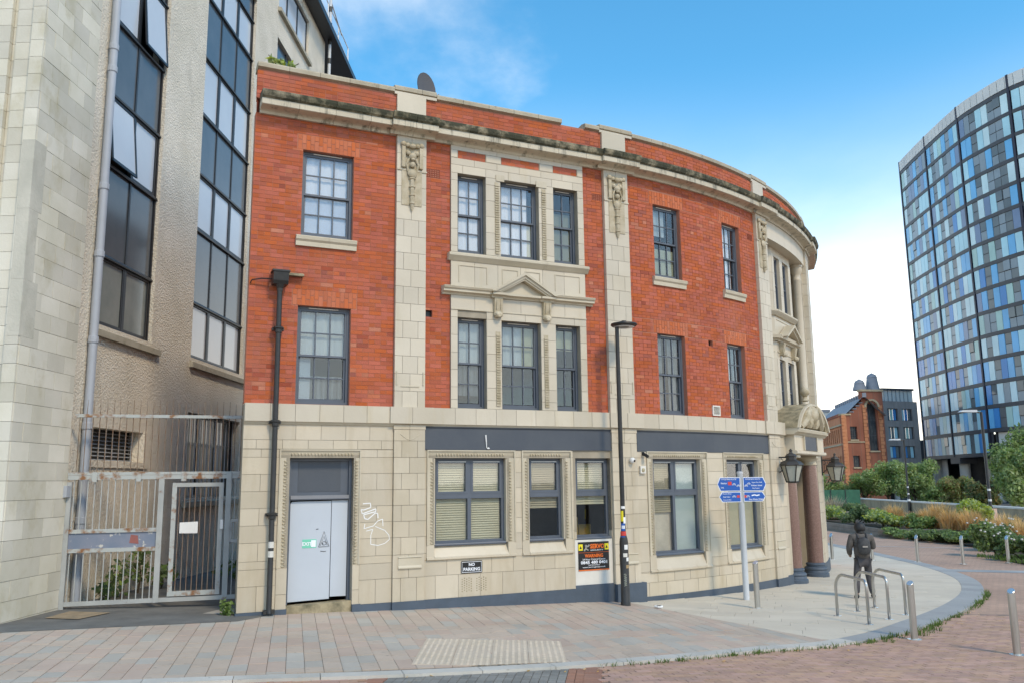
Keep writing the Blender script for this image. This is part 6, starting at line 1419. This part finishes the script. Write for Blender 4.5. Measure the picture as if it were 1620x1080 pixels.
for za, zb, iv in free(2.8, LHf, 7.6, 10.6, [wC]):
    for a, b in iv: t.box(a, b, -.5, 0, za, zb)
for k in range(4): t.box(1.2+k*.42, 2.8, -.5, 0, 7.6+k*.38, 7.98+k*.38)
build(t, 'gable_wall', M['hall_brick'], oh)
for nm, (a, b, z0, z1) in (('window', wA), ('window', wB), ('window', wD), ('arched_window', wC)):
    wn = build(MB(HF).box(a, b, -.3, -.25, z0, z1), nm, M['hall_dark'], oh)
    for f in (.33, .66): build(MB(HF).box(a+(b-a)*f-.03, a+(b-a)*f+.03, -.25, -.2, z0, z1), 'glazing_bar', M['tower_dark'], wn)
    for f in (.33, .66): build(MB(HF).box(a, b, -.25, -.2, z0+(z1-z0)*f-.03, z0+(z1-z0)*f+.03), 'glazing_bar', M['tower_dark'], wn)
    build(MB(HF).box(a-.1, b+.1, -.05, .12, z0-.18, z0), 'sill', M['hall_stone'], wn)
t = MB(HF); t.ext([(3.3+.85+1.05*math.cos(q), 8.6+1.05*math.sin(q)) for q in np.linspace(math.pi, 0, 13)]+[(3.3+.85+.8*math.cos(q), 8.6+.8*math.sin(q)) for q in np.linspace(0, math.pi, 13)], -.05, .2); build(t, 'arch', M['hall_stone'], oh)
for a in (2.85, 5.0):
    for k in range(22): piece('quoin', item(HF, a, a+(.55 if k % 2 else .42), -.02, .14, -1+k*.45, -1+k*.45+.40, M['hall_orange']), oh)
for k in range(24): piece('quoin', item(HF, -.12, .42 if k % 2 else .3, -.02, .12, -2.9+k*.44, -2.9+k*.44+.39, M['hall_orange']), oh)
build(MB(HF).box(0, 2.85, 0, .1, 4.2, 4.36), 'string_course', M['hall_stone'], oh); build(MB(HF).box(2.7, LHf+.1, -.6, .15, 10.6, 10.85), 'parapet', M['hall_stone'], oh); build(MB(HF).box(-.15, 1.2, -.55, .12, 7.6, 7.8), 'parapet', M['hall_stone'], oh)
for k in range(4): build(MB(HF).box(1.15+k*.42, 1.65+k*.42, -.55, .08, 7.98+k*.38, 8.08+k*.38), 'gable_step', M['slate'], oh)
for a, zz in ((3.5, 12.2), (5.3, 13.0)): build(MB(HF).lathe([(.85, 10.85), (.85, 11.0), (.62, zz-.55), (.66, zz-.5), (.5, zz-.15), (.2, zz), (.05, zz+.1)], a, -1.2, 10), 'turret', M['slate'], oh, smooth=True)
HS, LS = seg(C2, C0)
lw = [(LS-1.6-k*1.35, LS-.9-k*1.35, 4.3, 6.0) for k in range(13)]; lw2 = [(LS-1.6-k*1.35, LS-.8-k*1.35, .6, 2.6) for k in range(13)]
t = MB(HS)
for za, zb, iv in free(0, LS, -3.2, 7.5, lw+lw2):
    for a, b in iv: t.box(a, b, -.5, 0, za, zb)
build(t, 'side_wall', M['hall_orange'], oh)
for w4 in lw+lw2: build(MB(HS).box(w4[0], w4[1], -.3, -.25, w4[2], w4[3]), 'window', M['hall_dark'], oh)
for z, d_ in ((3.9, .12), (6.3, .2), (.2, .12)): build(MB(HS).box(0, LS, 0, d_, z, z+.22), 'string_course', M['hall_stone'], oh)
for k in range(20): build(MB(HS).box(k*1.02+.1, k*1.02+.65, -.3, .1, 7.5, 7.9), 'battlement', M['hall_brick'], oh)
t = MB(HS); t.quad([(0, -.3, 7.5), (LS-.6, -.3, 7.5), (LS-.6, -2.9, 10.0), (0, -2.9, 10.0)]); t.quad([(0, -2.9, 10.0), (LS-.6, -2.9, 10.0), (LS-.6, -5.4, 7.5), (0, -5.4, 7.5)]); rf = build(t, 'roof', M['slate'], oh)
for k in range(14): build(MB(HS).box(LS-.5-k*1.4, LS-.1-k*1.4, -3.1, -2.7, 9.8, 10.35), 'ridge_step', M['slate'], rf)
bx_ = thing('white_roof_block', (49.5, 135, -3), 'small pale block with a flat roof glimpsed behind the brick hall', 'building'); build(MB(frame((48.3, 135), 0)).box(0, 2.5, -3, 0, -3, 10.3), 'wall', M['tower_white'], bx_); build(MB(frame((48.3, 135), 0)).box(-.1, 2.6, -3.1, .1, 10.3, 10.7), 'roof', M['slate'], bx_)
# ------------------------------------------------------------------ retaining wall, path, planter, lamps
M['ret'] = mat('stained_concrete_wall', (.36, .30, .205), .9, (.24, .20, .13), .5, bump=.2, bscale=8, streak=((.13, .115, .085), (1.5, 1.5, .4), .5, .75, .8)); M['path'] = mat('pale_path', (.52, .48, .40), .9, (.45, .42, .35), .6)
wp_ = [(32.2, 96.), (30.9, 82), (30.1, 64), (29.4, 50), (28.9, 42)]
rw_ = thing('retaining_wall', (30, 60, -3), 'long stained concrete retaining wall behind the planting', 'wall')
for p, q in zip(wp_, wp_[1:]):
    fn, L_ = seg(p, q); zt0 = -1.86; t = MB(fn); t.box(0, L_+.02, -.5, 0, -3.3, zt0-.1, m=0); build(t, 'wall_panel', M['ret'], rw_); build(MB(fn).box(0, L_, -.55, .06, zt0-.098, zt0), 'coping', M['concrete'], rw_)
t = MB(); strip_sheet(t, [(26.6, 80), (25.2, 64), (24.8, 50), (25.2, 40), (28.6, 40), (29.6, 60), (30.6, 80)], .02); build(t, 'path', M['path'], kind='structure', loc=(27, 60, -3))
rb = MB(frame((24.6, 62), R(-70))); rb.box(0, 1.6, -.6, 0, -2.98, -2.2); build(rb, 'brick_pier', M['hall_orange'], label='low orange brick pier beside the pale path', cat='pier')
M['timber'] = mat('weathered_timber', (.24, .22, .19), .9, (.17, .155, .13), 2, bump=.2)
plt = thing('raised_planter', (17.4, 44, -2.8), 'long raised planter edged with weathered grey boards', 'planter')
for p, q in (((17.0, 56.), (17.2, 47.6)), ((17.2, 47.6), (17.45, 41.3)), ((17.45, 41.3), (19.4, 40.2)), ((19.4, 40.2), (24.6, 40.6))):
    fn, L_ = seg(p, q)
    for k in range(3): build(MB(fn).box(0, L_, -.12, 0-.004*k, -2.95+k*.17, -2.95+k*.17+.16), 'board', M['timber'], plt)
M['soil'] = mat('soil', (.06, .045, .03), .95); t = MB(); t.F([t.P(x, y, -2.55) for x, y in ((17.1, 56), (17.3, 47.6), (17.5, 41.4), (19.4, 40.3), (24.6, 40.7), (24.4, 56))]); build(t, 'soil', M['soil'], plt)
t = MB(); strip_sheet(t, [(18.3, 39.9), (18.6, 36.2), (18.0, 32.), (16.4, 29.6), (16.0, 26.2), (24, 26.), (24.5, 40.)], .01); build(t, 'planting_bed', M['soil'], kind='structure', loc=(20, 34, -2.8))
def tall_lamp(x, y, top, arm, label, notice=None):
    z = g(x, y); r_ = thing('tall_street_lamp', (x, y, z), label, 'street lamp', 'tall lamps along the path'); f = frame((x, y), 0)
    build(MB(f).lathe([(.11, z-.1), (.11, z+1.3), (.075, z+1.4), (.065, top)], 0, 0, 10), 'pole', M['pipe_black'], r_, smooth=True); build(MB(f).tube([(0, 0, top-.05), (-.25, 0, top), (-arm, 0, top+.02)], .04, 6), 'arm', M['pipe_black'], r_); build(MB(f).ext([(-arm-.75, top+.0), (-arm+.1, top-.02), (-arm+.1, top+.1), (-arm-.6, top+.09)], -.14, .14), 'lamp_head', M['pole_grey'], r_)
    for k in range(3): build(MB(f).lathe([(.112, z+1.1+.5*k), (.112, z+1.25+.5*k)] if k == 0 else [(.08, z+1.1+.5*k), (.08, z+1.2+.5*k)], 0, 0, 10), 'sticker', M['white'], r_)
    if notice: build(MB(f).box(-.22, .22, .12, .14, z+.7, z+1.25), 'lamp_notice', notice, r_)
M['pinknotice'] = mat('faded_pink_notice', (.62, .36, .28), .7, (.7, .6, .5), 5); tall_lamp(23.3, 41.9, 3.12, .35, 'tall black street lamp with a faded pink notice, in the grasses at right', M['pinknotice']); tall_lamp(30.0, 65.0, 2.75, .4, 'distant black street lamp in front of the retaining wall')
# ------------------------------------------------------------------ planting
gr = 'amber grass clumps in the roadside bed'
def grass(x, y, h, w_, label, mat_='straw', z=None, n=330):
    z = g(x, y) if z is None else z; r_ = thing('ornamental_grass', (x, y, z), label, 'grass clump', gr); t = MB(); blades(t, x, y, z, n//2, h*.55, w_*.4, .03, 0, .5); build(t, 'leaf_blades', M['grass'], r_); t = MB(); blades(t, x, y, z+h*.1, int(n*2.4), h*1.15, w_*.62, .024, 0, .55); build(t, 'plumes', M[mat_], r_)
GL = [(19.75, 44.5, 1.05, 0.5599999999999999, 'tall amber grass clump at the left end of the grasses'), (19.75, 42.5, 0.75, 0.6000000000000001, 'short amber grass clump second from the left'), (20.2, 41.8, 0.95, 0.7200000000000001, 'amber grass clump third from the left'), (20.9, 42.2, 1.15, 0.7200000000000001, 'amber grass clump behind the third bollard from the right'), (20.6, 40.6, 0.95, 0.7200000000000001, 'amber grass clump in the middle of the bed'), (20.9, 39.4, 1.20, 0.6400000000000001, 'slender amber grass clump in front of the lime shrub'), (21.2, 38.6, 0.85, 0.7200000000000001, 'low amber grass clump at the foot of the lime shrub'), (20.9, 36.4, 1.00, 0.7200000000000001, 'amber grass clump just left of the pink lamp notice'), (20.2, 34.2, 0.95, 0.7200000000000001, 'amber grass clump below the pink lamp notice'), (18.9, 31.8, 1.05, 0.6400000000000001, 'large amber grass clump at the right edge of the picture'), (19.9, 34.6, 1.15, 0.7200000000000001, 'amber grass clump right of the pink lamp notice')]
for x, y, h, w_, lb in GL: grass(x, y, h, w_, lb, z=-2.6 if y > 40.5 else None)
grass(19.6, 52.5, 1.3, 1.1, 'pale feathery grass clump in the raised planter', 'straw_pale', -2.6, 260)
BS = [(18.2, 50.5, 1.3, 2.2, .9, 'leaf_lime', 'lime green shrub at the left end of the raised planter'), (18.7, 46.8, 1.1, 1.5, 1.2, 'leaf_dark', 'dark green shrub in the raised planter'), (18.9, 43.6, 1.3, 1.7, .9, 'leaf_lime', 'low yellow green shrub in the raised planter'), (19.9, 42.0, 1.0, 1.0, .8, 'leaf', 'low green shrub at the corner of the raised planter')]
for x, y, rx, ry, h, mk, lb in BS: bush('shrub', x, y, rx, ry, h, 2400, .10, [M[mk], M['leaf'] if mk != 'leaf_dark' else M['leaf_dark'], M['leaf_pale'] if mk == 'leaf_lime' else M[mk]], lb, z=-2.58, group='bedding shrubs')
BS = [(18.0, 40.2, .9, .8, .8, 'leaf', 'bright green shrub at the left corner of the roadside bed'), (18.3, 38.7, .9, .8, .85, 'leaf_dark', 'dark shrub in front of the amber grasses, second in the front row'), (18.7, 37.4, .9, .8, .95, 'leaf_dark', 'dark shrub in the middle of the front row'), (19.0, 36.2, .9, .9, 1.0, 'leaf', 'silver green shrub right of the middle bollard'), (19.1, 34.8, .9, .9, 1.05, 'leaf_dark', 'dense dark shrub at the bend of the bed')]
for x, y, rx, ry, h, mk, lb in BS: bush('shrub', x, y, rx, ry, h*.65, 2200, .085, [M[mk], M['leaf'], M['leaf_dark']], lb, group='bedding shrubs')
b_ = bush('shrub', 21.9, 41.5, 1.25, 1.1, 1.75, 3600, .12, [M['leaf_lime'], M['leaf_lime'], M['leaf_pale']], 'big rounded lime yellow shrub behind the amber grasses', group='bedding shrubs', lobes=12)
for x, y, rx, h, lb in ((17.0, 30.4, .95, 1.2, 'dark flowering shrub with white blooms behind the far right bollard'), (16.9, 28.6, .8, .9, 'white flowered shrub at the right edge beside the road'), (18.4, 32.8, .9, 1.2, 'dark green shrub under the pink lamp notice')):
    b_ = bush('shrub', x, y, rx, rx, h, 2600, .085, [M['leaf_dark'], M['leaf'], M['leaf_dark']], lb, group='bedding shrubs')
    t = MB()
    for i in range(26): a = random.random()*6.28; q = random.uniform(.3, .95); t.ball(x+rx*q*math.cos(a), y+rx*q*math.sin(a), g(x, y)+h*random.uniform(.5, .98), .045, .045, .035, 6, 4)
    build(t, 'blossom', M['flower'], b_)
for i in range(6):
    pass
t = MB()
for i in range(240): x = random.uniform(15.9, 17.6); y = random.uniform(26.5, 30.0); blades(t, x, y, g(x, y), 5, .14, .1, .012, 0, .7)
build(t, 'verge_grass', M['grass'], kind='stuff', label='strip of green grass at the edge of the planting bed')
# trees behind the retaining wall
def tree(x, y, h, w_, mats, label, n, size=.12, lobes=20):
    n = int(n*2.4)
    z = -3.1; r_ = thing('tree', (x, y, z), label, 'tree', 'trees behind the retaining wall'); C = []
    for i in range(lobes): a = rng.random()*6.28; q = rng.random()**.5*.75; hh = rng.uniform(.3, .9); C.append((x+w_*q*math.cos(a), y+w_*.7*q*math.sin(a), z+h*hh, w_*rng.uniform(.22, .42), w_*rng.uniform(.22, .4), h*rng.uniform(.10, .2)))
    fol('crown', C, n, size, mats, r_, asp=2.2); t = MB(); t.tube([(x, y, z-.2), (x+.05, y, z+h*.35), (x, y, z+h*.7)], [.12, .09, .04], 7)
    for c in C[:8]: t.tube([(x, y, z+h*.25), ((x+c[0])/2, (y+c[1])/2, z+(c[2]-z)*.7), (c[0], c[1], c[2])], [.06, .04, .015], 5)
    build(t, 'trunk', M['stem'], r_)
gm = [M['leaf'], M['leaf_pale'], M['leaf']]
tree(30.2, 84, 4.6, 2.6, gm, 'bushy green tree just right of the porch, behind the wall', 2600)
tree(33.6, 82, 3.8, 2.0, gm, 'low green tree left of the pale garden ornament', 1600)
tree(35.0, 80, 4.6, 2.6, gm, 'wide willowy green tree in front of the brick hall', 3000)
tree(37.0, 79, 4.5, 2.2, gm, 'tallest willowy tree in front of the grey block', 3000)
tree(38.0, 77, 2.4, 1.4, gm, 'small green tree beneath the grey block', 1300)
tree(34.6, 67, 3.1, 1.7, [M['leaf_brown'], M['leaf_brown'], M['leaf']], 'russet brown shrubby tree in front of the tower columns', 2600)
tree(34.6, 63, 2.8, 1.3, [M['leaf_brown'], M['leaf_dark']], 'darker russet tree right of the first tower column', 1600)
tree(32.6, 55, 5.0, 1.6, [M['leaf'], M['leaf_pale'], M['leaf']], 'large light green tree at the right edge before the tower', 4200)
tree(35.0, 59, 6.4, 2.2, [M['leaf'], M['leaf_dark'], M['leaf']], 'tall green tree farther back at the right edge', 3200)
hv = thing('garden_screen', (26, 74, -3), 'green mesh screen fence beyond the porch columns', 'fence'); fn, L_ = seg((25.6, 76), (30.2, 74.5)); M['screen'] = mat('green_screen', (.05, .16, .09), .8, (.04, .12, .07), 3)
for k in range(4): build(MB(fn).box(k*L_/4+.02, (k+1)*L_/4-.02, -.03, 0, -2.95, -1.1), 'mesh_panel', M['screen'], hv); build(MB(fn).box(k*L_/4-.03, k*L_/4+.03, -.06, .03, -3, -1.0), 'fence_post', M['dark'], hv)
